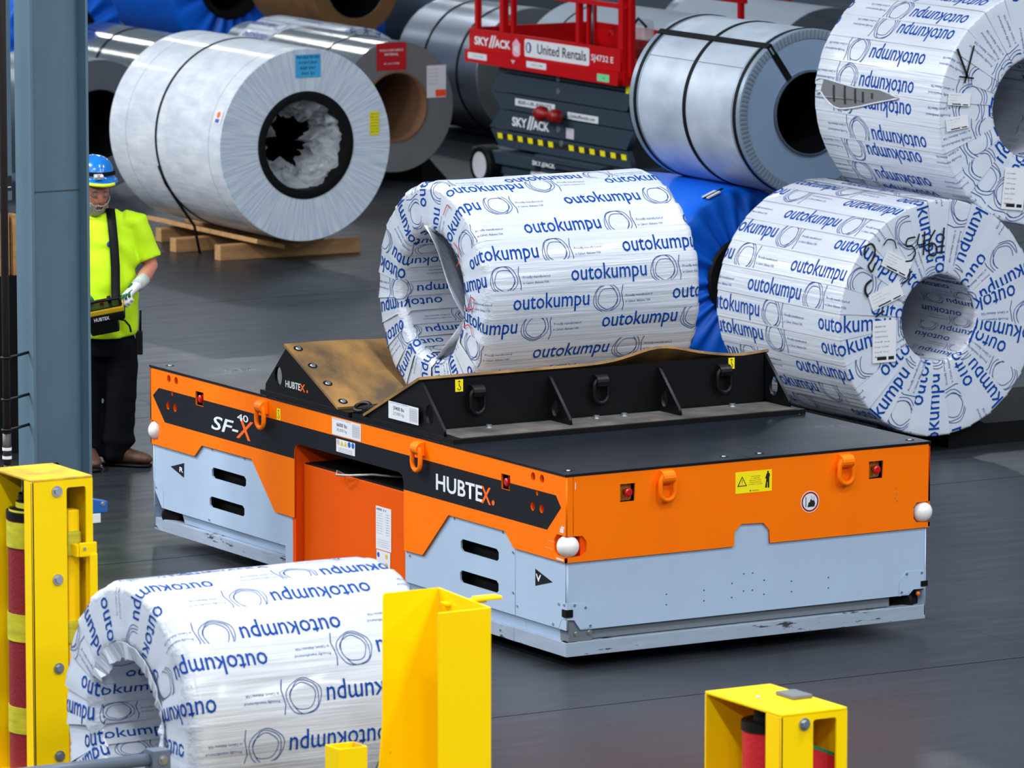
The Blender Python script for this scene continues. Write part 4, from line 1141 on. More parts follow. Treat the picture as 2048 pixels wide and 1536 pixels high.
tg = box('paper_tag', (-.02, .06, -.05, .05, .594, .602), WHITE_STK, kb, M=Qb)
box('tag_strap', (.005, .02, -.09, .07, .597, .605), STRAP, kb, M=Qb)
tarp_coil('blue tarpaulin coil with a black bore ring at the top left', (13.6, 29.4, .80), .67, .315, 1.5, 5)
tarp_coil('blue tarpaulin coil behind the brown kraft coil', (15.6, 28.9, .74), .61, .28, 1.5, 8)
tarp_coil('blue tarpaulin coil at the far left edge, behind the polished coil', (9.95, 25.7, .72), .60, .28, 1.5, 9)
# other coils of the rear rows
steel_coil('large dark-strapped steel coil standing left of the red lift', (12.44, 21.45, .60), .575, .26, 1.45, SATIN, EDGE_FACE, BORE_DARK, (.35, .95), STRAP, strap_w=.014)
steel_coil('plain grey coil end behind the man in the blue helmet', (7.30, 19.67, .56), .53, .285, 1.3, SATIN, EDGE_DARK, BORE_DARK)
steel_coil('brightly polished steel coil behind the white film coil', (10.04, 23.58, .44), .44, .24, 1.6, SHINY, EDGE_DARK, BORE_DARK, (.85,), STRAP, strap_w=.012)
kk, Tk = steel_coil('brown kraft-wrapped coil at the top edge', (12.95, 25.6, 1.06), .46, .30, 1.3, KRAFT, KRAFT, BORE_DARK)
steel_coil('dark strapped coil carrying the brown kraft coil', (12.7, 25.8, .32), .30, .12, 1.5, SATIN, EDGE_DARK, BORE_DARK, (.5, 1.0), STRAP, strap_w=.012)
steel_coil('matt grey coil behind the red lift platform', (12.20, 18.3, .68), .665, .28, 1.9, mat('matt_grey_sheet', (146, 158, 170), .5, .25), mat('matt_grey_edge', (92, 100, 108), .55, .1, rings=(14.0, .3)), BORE_DARK, (1.5,), STRAP, strap_w=.008)
steel_coil('matt grey coil behind the banded galvanised coil', (13.56, 18.4, .68), .665, .28, 1.9, mat('matt_grey_sheet', (146, 158, 170), .5, .25), mat('matt_grey_edge', (92, 100, 108), .55, .1), BORE_DARK)
steel_coil('grey coil with a bright bore edge at the top right', (16.5, 23.9, .46), .42, .20, 1.4, SATIN, mat('matt_grey_edge', (92, 100, 108), .55, .1), mat('bright_bore', (170, 166, 158), .3, .6))
steel_coil('dark blue-grey coil at the top edge behind the lift', (14.3, 24.4, .62), .60, .25, 2.0, mat('dark_blue_sheet', (66, 80, 100), .45, .3), EDGE_DARK, BORE_DARK, (.8,), STRAP)
wr, _, _ = wrapped_coil('white wrapped coil mostly hidden behind the grey coil with the red tag', (10.60, 21.3, .547), 'y', .54, .26, 1.5, 22, 31, True, .45, corner=.02, step=.004, lump=.003, bore_print=False)
wr2, _, _ = wrapped_coil('white wrapped coil at the top left corner beside the pillar', (8.7, 26.6, .85), 'y', .56, .26, 1.4, 22, 33, False, .45, corner=.02, step=.004, lump=.003, bore_print=False)
# chocks on the floor under the stored coils
def chock(label, x, y, w=.22, d=.9, h=.12, rz=0):
    bm = bmesh.new(); a = [bm.verts.new(p) for p in ((-w / 2, 0, 0), (w / 2, 0, 0), (w / 2, 0, h), (w / 2 - .05, 0, h))]; b = [bm.verts.new((p.co.x, d, p.co.z)) for p in a]
    for i in range(4): bm.faces.new((a[i], a[(i + 1) % 4], b[(i + 1) % 4], b[i]))
    bm.faces.new(a); bm.faces.new(b[::-1])
    o = tag(done('coil_chock', bm, RUBBER), label, 'chock'); o.location = (x, y, 0); o.rotation_euler = (0, 0, rz)
chock('black chock under the left of the coil with the red tag', 9.24, 19.15, .24, 1.3, .20); chock('black chock under the right of the coil with the red tag', 10.14, 20.45, .24, 1.3, .20, PI)
sd = thing('added_coil_saddle', 'low black saddle added to darken the floor under the right-hand wrapped coil', 'saddle', (5.413, 4.90, 0))  # added saddle; its black blocks supply the dark under and beside the coil
for sg in (-1, 1):
    bm = bmesh.new(); x0, x1 = (.16, .62) if sg < 0 else (.16, 2.6)
    pts = [(x0, 0), (x1, 0), (x1, .13), (.42, .13), (.34, .17), (x0, .105)]
    a = [bm.verts.new((sg * x, 0, z)) for x, z in pts]; b = [bm.verts.new((sg * x, 1.15, z)) for x, z in pts]
    for i in range(6): bm.faces.new((a[i], a[(i + 1) % 6], b[(i + 1) % 6], b[i]))
    bm.faces.new(a); bm.faces.new(b[::-1]); done('added_dark_block', bm, RUBBER, sd)
torn_rim(c0, .592, .315, .596, .5, 3.6, 3, 60)

# ------------------------------------------------------------------ red and grey scissor lift
XL = 10.331
lift = thing('scissor_lift', 'red and slate grey scissor lift standing among the steel coils', 'scissor lift', (XL, 16.4, 0))
ML = Matrix.Translation((-XL, -16.4, 0))
SL = ML @ frame((XL, 0, 0), (0, -1, 0), (0, 0, 1))
def lbox(name, b, m, bevel=0.0, parent=None): return box(name, b, m, parent or lift, bevel, ML)
def lpl(name, pts, m, th=.02, n0=0, holes=(), parent=None, label=None): return plate(name, sp(pts), m, parent or lift, SL, th, n0, holes, label)
lbox('chassis', (XL + .06, XL + 1.12, 16.45, 18.80, .10, .30), LIFT_GREY, .01)
lbox('chassis_tray', (XL, XL + 1.16, 17.85, 18.87, .19, .295), LIFT_GREY, .012)
lbox('chassis_tray', (XL + .0, XL + 1.16, 16.45, 17.85, .235, .325), LIFT_GREY, .012)
lbox('step_rail', (XL - .03, XL + .0, 16.50, 17.84, .285, .305), LIFT_GREY)
arms = [[(18.48, .935), (18.63, .785), (16.49, .785), (16.38, .93)], [(18.62, .775), (18.48, .645), (16.38, .645), (16.47, .775)],
        [(18.48, .635), (18.66, .478), (16.49, .478), (16.38, .635)], [(18.64, .465), (18.50, .333), (16.40, .333), (16.48, .465)]]
for a in arms:
    lpl('scissor_arm', a, LIFT_GREY, .05, -.10); lpl('scissor_arm', a, LIFT_GREY, .05, -.95)
lbox('scissor_core', (XL + .10, XL + .95, 16.55, 18.45, .32, .96), LIFT_BLACK)
lbox('upper_rail', (XL + .06, XL + 1.0, 16.51, 18.52, .945, 1.005), LIFT_GREY)
for y, z in ((17.55, .86), (17.55, .965), (17.50, .44), (17.55, .55)):
    bm = bmesh.new(); add_tube(bm, [(XL + .045, y, z), (XL + .055, y, z)], [.026, .030], 14); bmesh.ops.transform(bm, matrix=ML, verts=bm.verts[:]); done('pivot_pin', bm, mat('pin_grey', (110, 120, 130), .4, .4), lift)
# hazard dashes and bands along the lowest arm
arm4 = lpl('hazard_band', [(18.535, .440), (18.535, .395), (16.515, .395), (16.515, .440)], BLACK_INK, .002, -.049)
for i in range(13):
    if i == 6: continue
    y = 18.52 - i * .163
    lpl('hazard_dash', [(y, .440), (y - .075, .440), (y - .085, .396), (y - .010, .396)], mat('hazard_yellow', (240, 224, 0), .5), .001, -.046, parent=arm4)
for (y0, y1, z0, z1, s_) in ((18.236, 17.60, .690, .748, '800-UR-RENTS'), (17.40, 16.921, .650, .706, 'UnitedRentals.com')):
    p_ = lpl('rental_decal', [(y0, z1), (y1, z1), (y1, z0), (y0, z0)], WHITE_STK, .002, -.049)
    lettering(s_, -y0 + .05, -y1 - .05, z0 + .014, z1 - .012, BLACK_INK, p_, SL, -.0460, .01)
def skyjack(y0, y1, z0, z1, n0):
    w = y0 - y1; h = z1 - z0
    lettering('SKY', -y0, -y0 + w * .40, z0, z0 + h * .74, WHITE_INK, lift, SL, n0, .035)
    for k in (0, 1):
        x = -y0 + w * (.40 + .075 * k)
        plate('lettering_slash', [(x, z0 - h * .08), (x + w * .045, z0 - h * .08), (x + w * .13, z1), (x + w * .085, z1)], WHITE_INK, lift, SL, .0006, n0)
    lettering('ACK', -y0 + w * .56, -y1, z0, z0 + h * .74, WHITE_INK, lift, SL, n0, .035)
skyjack(18.286, 17.689, .515, .620, -.048); skyjack(17.877, 17.512, .235, .290, .002); skyjack(18.782, 18.195, 1.150, 1.245, .0215)
lpl('small_decal', [(17.42, .575), (17.30, .575), (17.30, .49), (17.42, .49)], mat('decal_lilac', (206, 196, 214), .5), .002, -.049)
bm = bmesh.new()
o = tube('red_beacon', [ML @ Vector((XL - .06, y, .675)) for y in (17.72, 17.66, 17.60, 17.55, 17.50, 17.44, 17.38, 17.36)], [.035, .062, .062, .030, .034, .055, .055, .04], mat('red_lens', (140, 2, 10), .35), lift, 18)
# platform
tb = lpl('toe_board', [(18.87, 1.28), (16.47, 1.285), (16.47, 1.10), (18.87, 1.10)], LIFT_RED, .02, 0, label='red toe board of the platform')
lpl('platform_edge', [(18.895, 1.103), (16.46, 1.103), (16.46, .995), (18.895, 1.005)], LIFT_RED, .05, 0)
lbox('platform_floor', (XL + .0, XL + 1.18, 16.47, 18.87, 1.00, 1.06), LIFT_DARK_RED)
lbox('far_toe_board', (XL + 1.16, XL + 1.18, 16.47, 18.87, 1.06, 1.285), LIFT_RED); lbox('end_toe_board', (XL, XL + 1.18, 18.85, 18.87, 1.06, 1.285), LIFT_RED)
lbox('end_toe_board', (XL, XL + 1.18, 16.47, 16.49, 1.0, 1.285), LIFT_DARK_RED)
lbox('end_edge', (XL, XL + 1.18, 16.44, 16.47, .995, 1.11), LIFT_RED)
lbox('hazard_edge', (XL + .05, XL + 1.1, 16.46, 16.50, .93, .99), mat('hazard_yellow', (240, 224, 0), .5))
for i in range(5): lbox('hazard_black', (XL + .12 + .22 * i, XL + .22 + .22 * i, 16.455, 16.46, .93, .99), BLACK_INK)
for y, x, w in ((18.81, XL + .03, .022), (18.42, XL + .05, .028), (18.33, XL + .09, .020), (17.20, XL + .04, .024), (17.12, XL + .08, .016), (16.50, XL + .03, .034), (16.43, XL + .06, .024), (18.81, XL + 1.14, .022), (16.52, XL + 1.14, .022)):
    lbox('guard_post', (x - w, x + w, y - w, y + w, 1.06, 2.15), LIFT_RED, .004)
for z in (1.62, 2.12):
    for x in (XL + .03, XL + 1.14):
        lbox('guard_rail', (x - .02, x + .02, 16.45, 18.83, z - .02, z + .02), LIFT_RED, .004)
lbox('control_box', (XL + .5, XL + .9, 16.9, 17.2, 1.06, 1.30), LIFT_DARK_RED, .01)
tube('gas_strut', [ML @ Vector((XL + .12, 17.14, 1.10)), ML @ Vector((XL + .12, 17.14, 1.75))], .016, ZINC, lift, 8)
tube('control_cable', [ML @ Vector(p) for p in ((XL + .2, 16.55, 1.08), (XL + .2, 16.62, 1.22), (XL + .25, 16.78, 1.40), (XL + .3, 16.72, 1.50), (XL + .3, 16.60, 1.44))], .012, RUBBER, lift, 8)
tube('pipe_hook', [ML @ Vector((XL + .2, 16.98 + .035 * math.cos(t), 1.34 + .04 * math.sin(t))) for t in [i / 12 * PI for i in range(13)]], .008, LIFT_RED, lift, 8)
tube('pipe_hook', [ML @ Vector((XL + .2, 18.60 + .035 * math.cos(t), 1.31 + .04 * math.sin(t))) for t in [i / 12 * PI for i in range(13)]], .010, LIFT_RED, lift, 8)
lbox('paper_bag', (XL + .35, XL + .45, 16.72, 16.9, 1.32, 1.48), CLEAR_FILM, .02)
pl_ = lpl('rental_plate', sp([(-y, z) for y, z in [(-a, b) for a, b in rrect(-17.965, -16.945, 1.115, 1.258, .02)]]), WHITE_STK, .003, .02)
pl_.data = plate_mesh(rrect(-17.965, -16.945, 1.115, 1.258, .02), (), .003, .020, SL); pl_.data.materials.append(WHITE_STK)
lettering('United Rentals', -17.76, -16.99, 1.150, 1.232, BLACK_INK, pl_, SL, .0242, .012)['kind'] = 'stuff'
plate('emblem', [(-17.90 + .045 * math.cos(t), 1.19 + .045 * math.sin(t)) for t in [i / 24 * 2 * PI for i in range(24)]], mat('emblem_blue', (30, 70, 110), .5), pl_, SL, .0006, .0232, [[(-17.905 + .022 * math.cos(t), 1.19 + .036 * math.sin(t)) for t in [i / 20 * 2 * PI for i in range(20)]]])
lettering('SJ4732 E', -16.915, -16.575, 1.150, 1.215, WHITE_INK, lift, SL, .0215, .01)['kind'] = 'stuff'
ap_ = plate('award_badge', [(-18.10 + .070 * math.cos(t), 1.165 + .085 * math.sin(t)) for t in [i / 6 * 2 * PI + PI / 6 for i in range(6)]], mat('badge_pink', (226, 170, 190), .5), lift, SL, .001, .0205)
lettering('40', -18.14, -18.06, 1.135, 1.195, WHITE_INK, ap_, SL, .0222, .02)
plate('badge_tip', [(-18.135, 1.075), (-18.065, 1.075), (-18.10, 1.04)], mat('badge_pink', (226, 170, 190), .5), ap_, SL, .001, .052)
for y0, y1, z0, z1, m_ in ((18.840, 18.530, 1.034, 1.085, WHITE_STK), (17.887, 17.572, 1.034, 1.086, WHITE_STK), (16.775, 16.590, 1.012, 1.072, GREEN_STK)):
    q_ = plate('edge_label', rrect(-y0, -y1, z0, z1, .008), m_, lift, SL, .001, .0505)
    lettering('4732 1088' if m_ is WHITE_STK else 'OK', -y0 + .08, -y1 - .06, z0 + .018, z1 - .018, GREY_INK, q_, SL, .0525, res=1)
FE = ML @ frame((0, 16.44, 0), (1, 0, 0), (0, 0, 1))
plate('amber_label', rect(XL + .06, XL + .17, 1.14, 1.20), mat('label_amber', (190, 110, 20), .5), lift, FE, .002, -.0298); plate('white_label', rect(XL + .172, XL + .22, 1.145, 1.20), WHITE_STK, lift, FE, .002, -.0298)
plate('panel_decal', rrect(-18.0, -17.55, .10, .175, .02), WHITE_STK, lift, SL, .002, -.058)
for x, y in ((XL + .02, 18.64), (XL + 1.10, 18.64), (XL + .02, 16.66), (XL + 1.10, 16.66)):
    Mw = ML @ Matrix.Translation((x, y, .165))
    t_ = lathe('tyre', [(-.075, .105), (-.08, .150), (-.06, .165), (.06, .165), (.08, .150), (.075, .105)], RUBBER, lift, 32, M=Mw)
    lathe('wheel_hub', [(-.078, .0), (-.072, .07), (-.080, .110), (-.060, .112), (.06, .112)], mat('hub_white', (206, 208, 214), .5), t_, 32, M=Mw)
# far red mast lift behind
ml = thing('mast_lift', 'red mast uprights of a second lift at the top edge', 'lift', (15.95, 23.1, 0))
for x in (-.11, .18): box('mast_upright', (x - .05, x + .05, -.05, .05, 0, 2.2), LIFT_RED, ml, .005)
box('mast_carriage', (-.2, .25, .06, .2, .05, 2.2), DARK, ml); box('mast_base', (-.3, .35, -.3, .5, 0, .12), LIFT_RED, ml, .01)

# ------------------------------------------------------------------ yellow barrier posts in the foreground
def barrier_post(label, x0, y0, w, d, h, seed, roll_mat, slot, roll_z, bands, strap_zs, left_bar):
    root = thing('barrier_post', label, 'post', (x0, y0, 0))
    P = frame((0, 0, 0), (1, 0, 0), (0, 0, 1))
    # front plate with an upright slot
    sx0, sx1, sz1 = slot
    plate('front_plate', [(0, 0), (w, 0), (w, h), (0, h)], YELLOW, root, P, .010, -.010, [rrect(sx0, sx1, .08, sz1, .012)], label='front plate with a tall slot')
    box('side_flange', (0, .010, .0, d * .20, 0, h), YELLOW, root, .002)
    box('back_plate', (0, w, d - .010, d, 0, h), YELLOW, root, .002)
    box('side_plate', (w - .010, w, .0105, d - .0105, 0, h), YELLOW, root, .002)
    box('top_plate', (0, w, 0, d, h, h + .012), YELLOW_WORN if seed == 1 else YELLOW, root, .004)
    box('base_plate', (-.06, w + .06, -.06, d + .06, 0, .015), YELLOW, root, .003)
    for z in strap_zs: bolt((sx0 * .72, -.002, z), (0, -1, 0), .017, ZINC, root, .014, 'bolt')
    # rolled fabric on its spindle
    cx, cy, rr = w * .49, min(d * .62, .30), w * (.45 if seed == 1 else .38)
    t = lathe('fabric_roll', [(.03, rr), (roll_z - .06, rr * .98), (roll_z, rr)], roll_mat, root, 32, axis='Z', M=Matrix.Translation((cx, cy, 0)), label='rolled-up barrier fabric')
    lathe('roll_cap', [(roll_z - .008, rr * 1.04), (roll_z + .028, rr * 1.04), (roll_z + .030, rr * .5)], RUBBER, t, 32, axis='Z', M=Matrix.Translation((cx, cy, 0)))
    lathe('spindle', [(roll_z + .02, rr * .62), (roll_z + .07, rr * .6), (roll_z + .075, rr * .5), (roll_z + .10, rr * .5), (h, rr * .45)], RUBBER, root, 24, axis='Z', M=Matrix.Translation((cx, cy, 0)))
    box('spindle_plate', (cx - .05, cx - .02, cy - .08, cy + .05, roll_z + .10, h), WHITE_STK, root)
    for z0, z1 in bands:
        lathe('webbing_band', [(z0, rr * 1.0), (z0, rr * 1.03), (z1, rr * 1.03), (z1, rr)], YEL_WEB, root, 32, axis='Z', M=Matrix.Translation((cx, cy, 0)))
    return root, P, (cx, cy, rr)
bp, P1_, (cx_, cy_, rr_) = barrier_post('yellow barrier post in the left foreground with a dark red fabric roll', -3.405, -1.165, .295, .40, 1.352, 1, RED_MESH, (.168, .262, 1.318), 1.16, ((1.03, 1.145), (.613, .735), (.20, .318)), (1.305, .913, .518, .126), True)
for z, q in ((1.185, 1.07), (1.215, .8), (1.25, .7)):
    lathe('webbing_layer', [(z - .012, rr_ * q * .9), (z + .012, rr_ * q * .88)], YEL_WEB if z < 1.22 else RUBBER, bp, 28, axis='Z', M=Matrix.Translation((cx_, cy_, 0)))
# latch bar inside the slot with webbing cuffs and a handle
lb_ = box('latch_bar', (.196, .252, .045, .10, .06, 1.208), YELLOW, bp, .006, label='yellow latch bar inside the slot')
for z0, z1 in ((1.00, 1.115), (.61, .715), (.20, .305)):
    bm = bmesh.new(); add_box(bm, .188, .258, .035, .11, z0, z1, .012); cf = done('webbing_cuff', bm, YEL_WEB, lb_)
    bolt((.235, .034, (z0 + z1) / 2 - .005), (0, -1, 0), .008, ZINC, cf, .008, 'screw', False)
hd = box('latch_handle', (.262, .300, -.035, -.022, .335, 1.02), YELLOW, bp, .005, label='long flat pull handle')
box('handle_bracket', (.215, .300, -.030, -.020, 1.008, 1.072), YELLOW, hd, .006); box('handle_bracket', (.215, .300, -.030, -.020, .300, .345), YELLOW, hd, .006)
bolt((.238, -.031, 1.045), (0, -1, 0), .007, ZINC, hd, .006, 'screw', False); bolt((.238, -.031, .318), (0, -1, 0), .007, ZINC, hd, .006, 'screw', False)
box('handle_stem', (.205, .235, -.022, .05, 1.01, 1.06), YELLOW, hd); box('handle_stem', (.205, .235, -.022, .05, .305, .34), YELLOW, hd)
bp2, P2_, (cx2, cy2, rr2) = barrier_post('yellow barrier post in the right foreground with a bright red fabric roll', -2.288, -5.468, .306, .555, .938, 2, RED_BRIGHT, (.148, .256, .915), .835, (), (.902, .50, .10), False)
box('grey_pad', (.195, .285, .215, .345, .951, .966), mat('grey_pad_rubber', (104, 108, 112), .6), bp2, .003, label='small grey pad on the top plate')
ball('top_rivet', (.104, .325, .951), .010, ZINC, bp2, 10)
fs = box('fabric_web', (.130, .294, .05, .053, .1, .815), RED_BRIGHT, bp2, label='red fabric leaving the post to the right')
for v in fs.data.vertices:
    v.co.z -= max(0, v.co.x - .13) * .42 if v.co.z > .5 else 0
ft = box('fabric_trim', (.130, .294, .0485, .0545, .812, .826), GREEN_TRIM, bp2)
for v in ft.data.vertices: v.co.z -= max(0, v.co.x - .13) * .42

# receiver post: folded yellow sheet, open at the top
rp = thing('receiver_post', 'yellow folded-sheet post in the centre foreground, open at the top', 'post', (-3.205, -4.80, 0))
def slab_(name, pts, h, th, n):  # upright sheet along a plan segment, optional splay at the foot
    pass
H_ = 1.35
P_ = frame((0, .485, 0), (1, 0, 0), (0, 0, 1))
plate('back_flange', [(-.27, 0), (.045, 0), (.045, H_), (-.196, H_), (-.203, H_ - .01), (-.206, .85), (-.27, .1)], YELLOW, rp, P_, .008, 0)
box('web_plate', (.0, .008, .0, .49, 0, H_), YELLOW, rp, .003)
for v in rp.children[-1].data.vertices: v.co.x += .048 * max(0, v.co.y) / .49
box('front_flange', (-.228, .006, -.006, .004, 0, H_), YELLOW, rp, .003)
box('base_plate', (-.30, .09, -.05, .53, 0, .015), YELLOW, rp, .003)
lt = box('latch_tongue', (.02, .20, .36, .42, H_ - .055, H_ - .043), YELLOW, rp, .004, label='latch tongue sticking out to the right')
box('tongue_tip', (.15, .26, .34, .40, H_ - .045, H_ - .030), YELLOW, lt, .006, M=Matrix.Rotation(0.0, 4, 'Z'))
bm = bmesh.new(); add_tube(bm, [(.055, .25, H_ - .10), (.085, .25, H_ - .10)], .022, 14); done('latch_pin', bm, YELLOW_WORN, lt)
box('latch_bracket', (.03, .05, .18, .34, H_ - .16, H_ - .04), YELLOW, lt, .004)

# short open square tube and the grey rail at the lower edge
tb_ = thing('square_tube_stub', 'short open yellow square tube at the lower edge, left of the folded post', 'post', (-3.97, -4.98, 0))
for b in ((0, .125, 0, .007), (0, .125, .10, .107), (0, .007, .0075, .0995), (.118, .125, .0075, .0995)):
    box('tube_side', (b[0], b[1], b[2], b[3], 0, .90), YELLOW_WORN if b[0] > 0 else YELLOW, tb_, .001)
rl = thing('grey_rail', 'blue-grey tubular rail with a square post at the lower left edge', 'rail', (-4.20, -3.90, 0))
tube('rail_tube', [(-1.4, 0, .695), (-.02, .0, .695)], .026, STEEL_RAIL, rl, 14)
box('rail_post', (-.03, .05, -.035, .035, 0, .735), STEEL_RAIL, rl, .004)
box('rail_post', (-1.42, -1.34, -.035, .035, 0, .735), STEEL_RAIL, rl, .004)
bolt((.015, -.036, .695), (0, -1, 0), .014, ZINC, rl, .010)
bs = thing('blue_sign_box', 'small blue sign box standing behind the left yellow post', 'sign', (-3.10, -.66, 0))
box('box_body', (-.1, .315, .0, .05, 1.10, 1.24), BLUE_SIGN, bs, .004, M=Matrix.Translation((0, 0, 0)))
for v in bs.children[-1].data.vertices:
    if v.co.x > 0 and v.co.z > 1.2: v.co.z -= .09
box('white_edge', (-.1, .28, .0, .05, 1.055, 1.098), WHITE_STK, bs, .003); bolt((.29, -.001, 1.14), (0, -1, 0), .008, ZINC, bs)
box('sign_leg', (.05, .09, .01, .05, 0, 1.06), STEEL_RAIL, bs)

# ------------------------------------------------------------------ steel pillar with its pipe, stores behind
cl = thing('steel_pillar', 'tall grey-green painted steel pillar at the left edge', 'pillar', (-1.087, 3.60, 0))
HC = 6.0
box('left_flange', (0, .016, 0, .19, 0, HC), COLUMN, cl, .002)
box('right_flange', (.319, .335, .0, .19, 0, HC), COLUMN, cl, .002)
box('web', (.016, .319, .09, .104, 0, HC), COLUMN, cl)
box('weld_line', (.016, .319, .088, .090, 2.02, 2.026), mat('weld_dark', (52, 60, 64), .7), cl)
for x, z in ((.17, .575), (.205, .535)): bolt((x, .089, z), (0, -1, 0), .010, BLACK_STEEL, cl, .02, 'stud')
box('base_plate', (-.03, .33, -.02, .22, 0, .02), COLUMN, cl, .003)
bp3 = thing('drain_pipe', 'dark upright pipe with clamps left of the grey-green pillar', 'pipe', (-1.245, 3.60, 0))
tube('pipe', [(0, 0, .78), (.0, 0, 6.0)], .020, PIPE_M, bp3, 16)
tube('pipe_foot', [(0, 0, .62), (0, 0, .78)], .023, PIPE_M, bp3, 16); tube('valve_body', [(0, 0, .52), (0, 0, .62)], .018, PIPE_M, bp3, 12)
tube('valve_outlet', [(0, 0, .53), (.08, -.02, .515), (.11, -.03, .50)], .013, PIPE_M, bp3, 10)
tube('pipe_leg', [(0, 0, 0), (0, 0, .53)], .014, PIPE_M, bp3, 10)
for z in (.70, .655): lathe('white_band', [(z - .008, .0235), (z - .008, .0250), (z + .008, .0250), (z + .008, .0235)], WHITE_STK, bp3, 20, axis='Z')
for z in (1.18, .80, .96):
    tube('pipe_clamp', [Vector((.024 * math.cos(t), .024 * math.sin(t), z)) for t in [i / 16 * 2 * PI for i in range(16)]], .007, BLACK_STEEL, bp3, 6, True); tube('clamp_arm', [(.03, 0, z), (.16, .06, z + .01)], .008, BLACK_STEEL, bp3, 6)
cb = thing('grey_cabinet', 'grey-green cabinet with a black sign behind the pillar', 'cabinet', (.1, 7.6, 0))
box('cabinet_body', (-.9, .62, .0, .6, 1.50, 3.6), COLUMN, cb, .004); box('cabinet_leg', (-.88, -.80, .02, .1, 0, 1.5), COLUMN, cb); box('cabinet_leg', (.52, .60, .3, .4, 0, 1.5), COLUMN, cb)
FC = frame((0, -.003, 0), (1, 0, 0), (0, 0, 1))
sg = plate('black_sign', rect(.20, .615, 1.56, 1.645), BLACK_INK, cb, FC, .003, 0)
plate('sign_mark', rrect(.535, .572, 1.626, 1.636, .003), WHITE_INK, sg, FC, .0006, .0032); plate('sign_mark', circ(.540, 1.580, .006, 12), WHITE_INK, sg, FC, .0006, .0032); plate('sign_mark', rrect(.552, .61, 1.577, 1.582, .002), WHITE_INK, sg, FC, .0006, .0032)
ps = thing('timber_stack', 'upright timber boards in a stack behind the pillar', 'timber', (.55, 7.55, 0))
for i, (x, w) in enumerate(((-.12, .10), (0, .06), (.075, .05), (.14, .05))):
    box('board', (x, x + w, -.02 * (i % 2), .10, 1.06, 1.42), WOOD, ps, .004)
box('stack_base', (-.2, .25, -.03, .14, 0, 1.06), DARK, ps)

# ------------------------------------------------------------------ the man with the remote control
man = thing('person', 'person in blue helmet and hi-vis yellow T-shirt, half hidden by the pillar, hands on controls', 'person', (.964, 6.797, 0), -YAW)
def add_loft(bm, rings, seg=20, caps=True, ref=(0, 1, 0)):
    """rings: (centre, half width a, half depth b); frames follow the path"""
    cs = [Vector(r[0]) for r in rings]; n = len(cs); R_ = []
    for i, (c, a, b) in enumerate(rings):
        t = (cs[min(i + 1, n - 1)] - cs[max(i - 1, 0)]).normalized()
        rf = Vector(ref)
        u = rf.cross(t)
        if u.length < 1e-3: u = Vector((1, 0, 0)).cross(t)
        u.normalize(); v = t.cross(u)
        R_.append([bm.verts.new(cs[i] + a * math.cos(k / seg * 2 * PI) * u + b * math.sin(k / seg * 2 * PI) * v) for k in range(seg)])
    for i in range(n - 1):
        for k in range(seg): bm.faces.new((R_[i][k], R_[i][(k + 1) % seg], R_[i + 1][(k + 1) % seg], R_[i + 1][k]))
    if caps: bm.faces.new(R_[0][::-1]); bm.faces.new(R_[-1])
def remeshed(name, bm, material, parent, voxel, smooth_it=4, label=None, fn=None):
    bmesh.ops.recalc_face_normals(bm, faces=bm.faces[:])
    me = D.meshes.new('tmp'); bm.to_mesh(me); bm.free()
    ob = D.objects.new('tmp', me); COL.objects.link(ob)
    r = ob.modifiers.new('r', 'REMESH'); r.mode = 'VOXEL'; r.voxel_size = voxel
    s = ob.modifiers.new('s', 'SMOOTH'); s.iterations = smooth_it; s.factor = .5
    dg = bpy.context.evaluated_depsgraph_get(); dg.update()
    out = D.meshes.new_from_object(ob.evaluated_get(dg))
    D.objects.remove(ob); D.meshes.remove(me)
    if fn:
        for v in out.vertices: v.co = fn(v.co)
    out.materials.clear(); out.materials.append(material)
    return link(name, out, parent, label, True)
XC = -.04
HEAD = Matrix.Translation((-.083, -.045, 1.612)) @ Matrix.Rotation(math.radians(22), 4, 'Z') @ Matrix.Rotation(math.radians(8), 4, 'X')
def head_co(p):
    """unit sphere direction -> head surface in head space (-Y is the face)"""
    d = p.normalized(); x, y, z = d
    r = Vector((x * .076, y * .098, z * .122))
    if z < 0: r.x *= 1 + .12 * z; r.y *= 1 + .10 * z
    if y < 0:
        f = lambda cx, cz, sx, sz, amp: amp * math.exp(-((x - cx) / sx) ** 2 - ((z - cz) / sz) ** 2)
        dy = f(0, -.12, .15, .20, .020) + f(0, -.26, .17, .11, .014) - f(.36, .03, .17, .12, .010) - f(-.36, .03, .17, .12, .010) + f(0, .22, .6, .1, .006) + f(0, -.58, .24, .08, .006) - f(0, -.50, .25, .04, .004) + f(0, -.86, .3, .16, .010)
        r.y -= dy
    return r
# body: one continuous mesh of head, neck, arms and legs
bm = bmesh.new()
bmesh.ops.create_icosphere(bm, subdivisions=4, radius=1)
for v in bm.verts: v.co = HEAD @ head_co(v.co)
for sx in (-1, 1):
    b2 = bmesh.new(); bmesh.ops.create_uvsphere(b2, u_segments=10, v_segments=8, radius=1, matrix=HEAD @ Matrix.Translation((sx * .078, .012, -.01)) @ Matrix.Diagonal((.012, .022, .033, 1)))
    t_ = D.meshes.new('t'); b2.to_mesh(t_); b2.free(); bm.from_mesh(t_); D.meshes.remove(t_)
add_loft(bm, [((-.075, -.02, 1.60), .055, .06), ((-.065, .01, 1.50), .058, .062), ((XC, .02, 1.44), .085, .075)])
add_loft(bm, [((XC, .0, .80), .16, .13), ((XC, -.02, 1.1), .165, .14), ((XC, .0, 1.34), .165, .11), ((XC, .01, 1.44), .10, .07)])
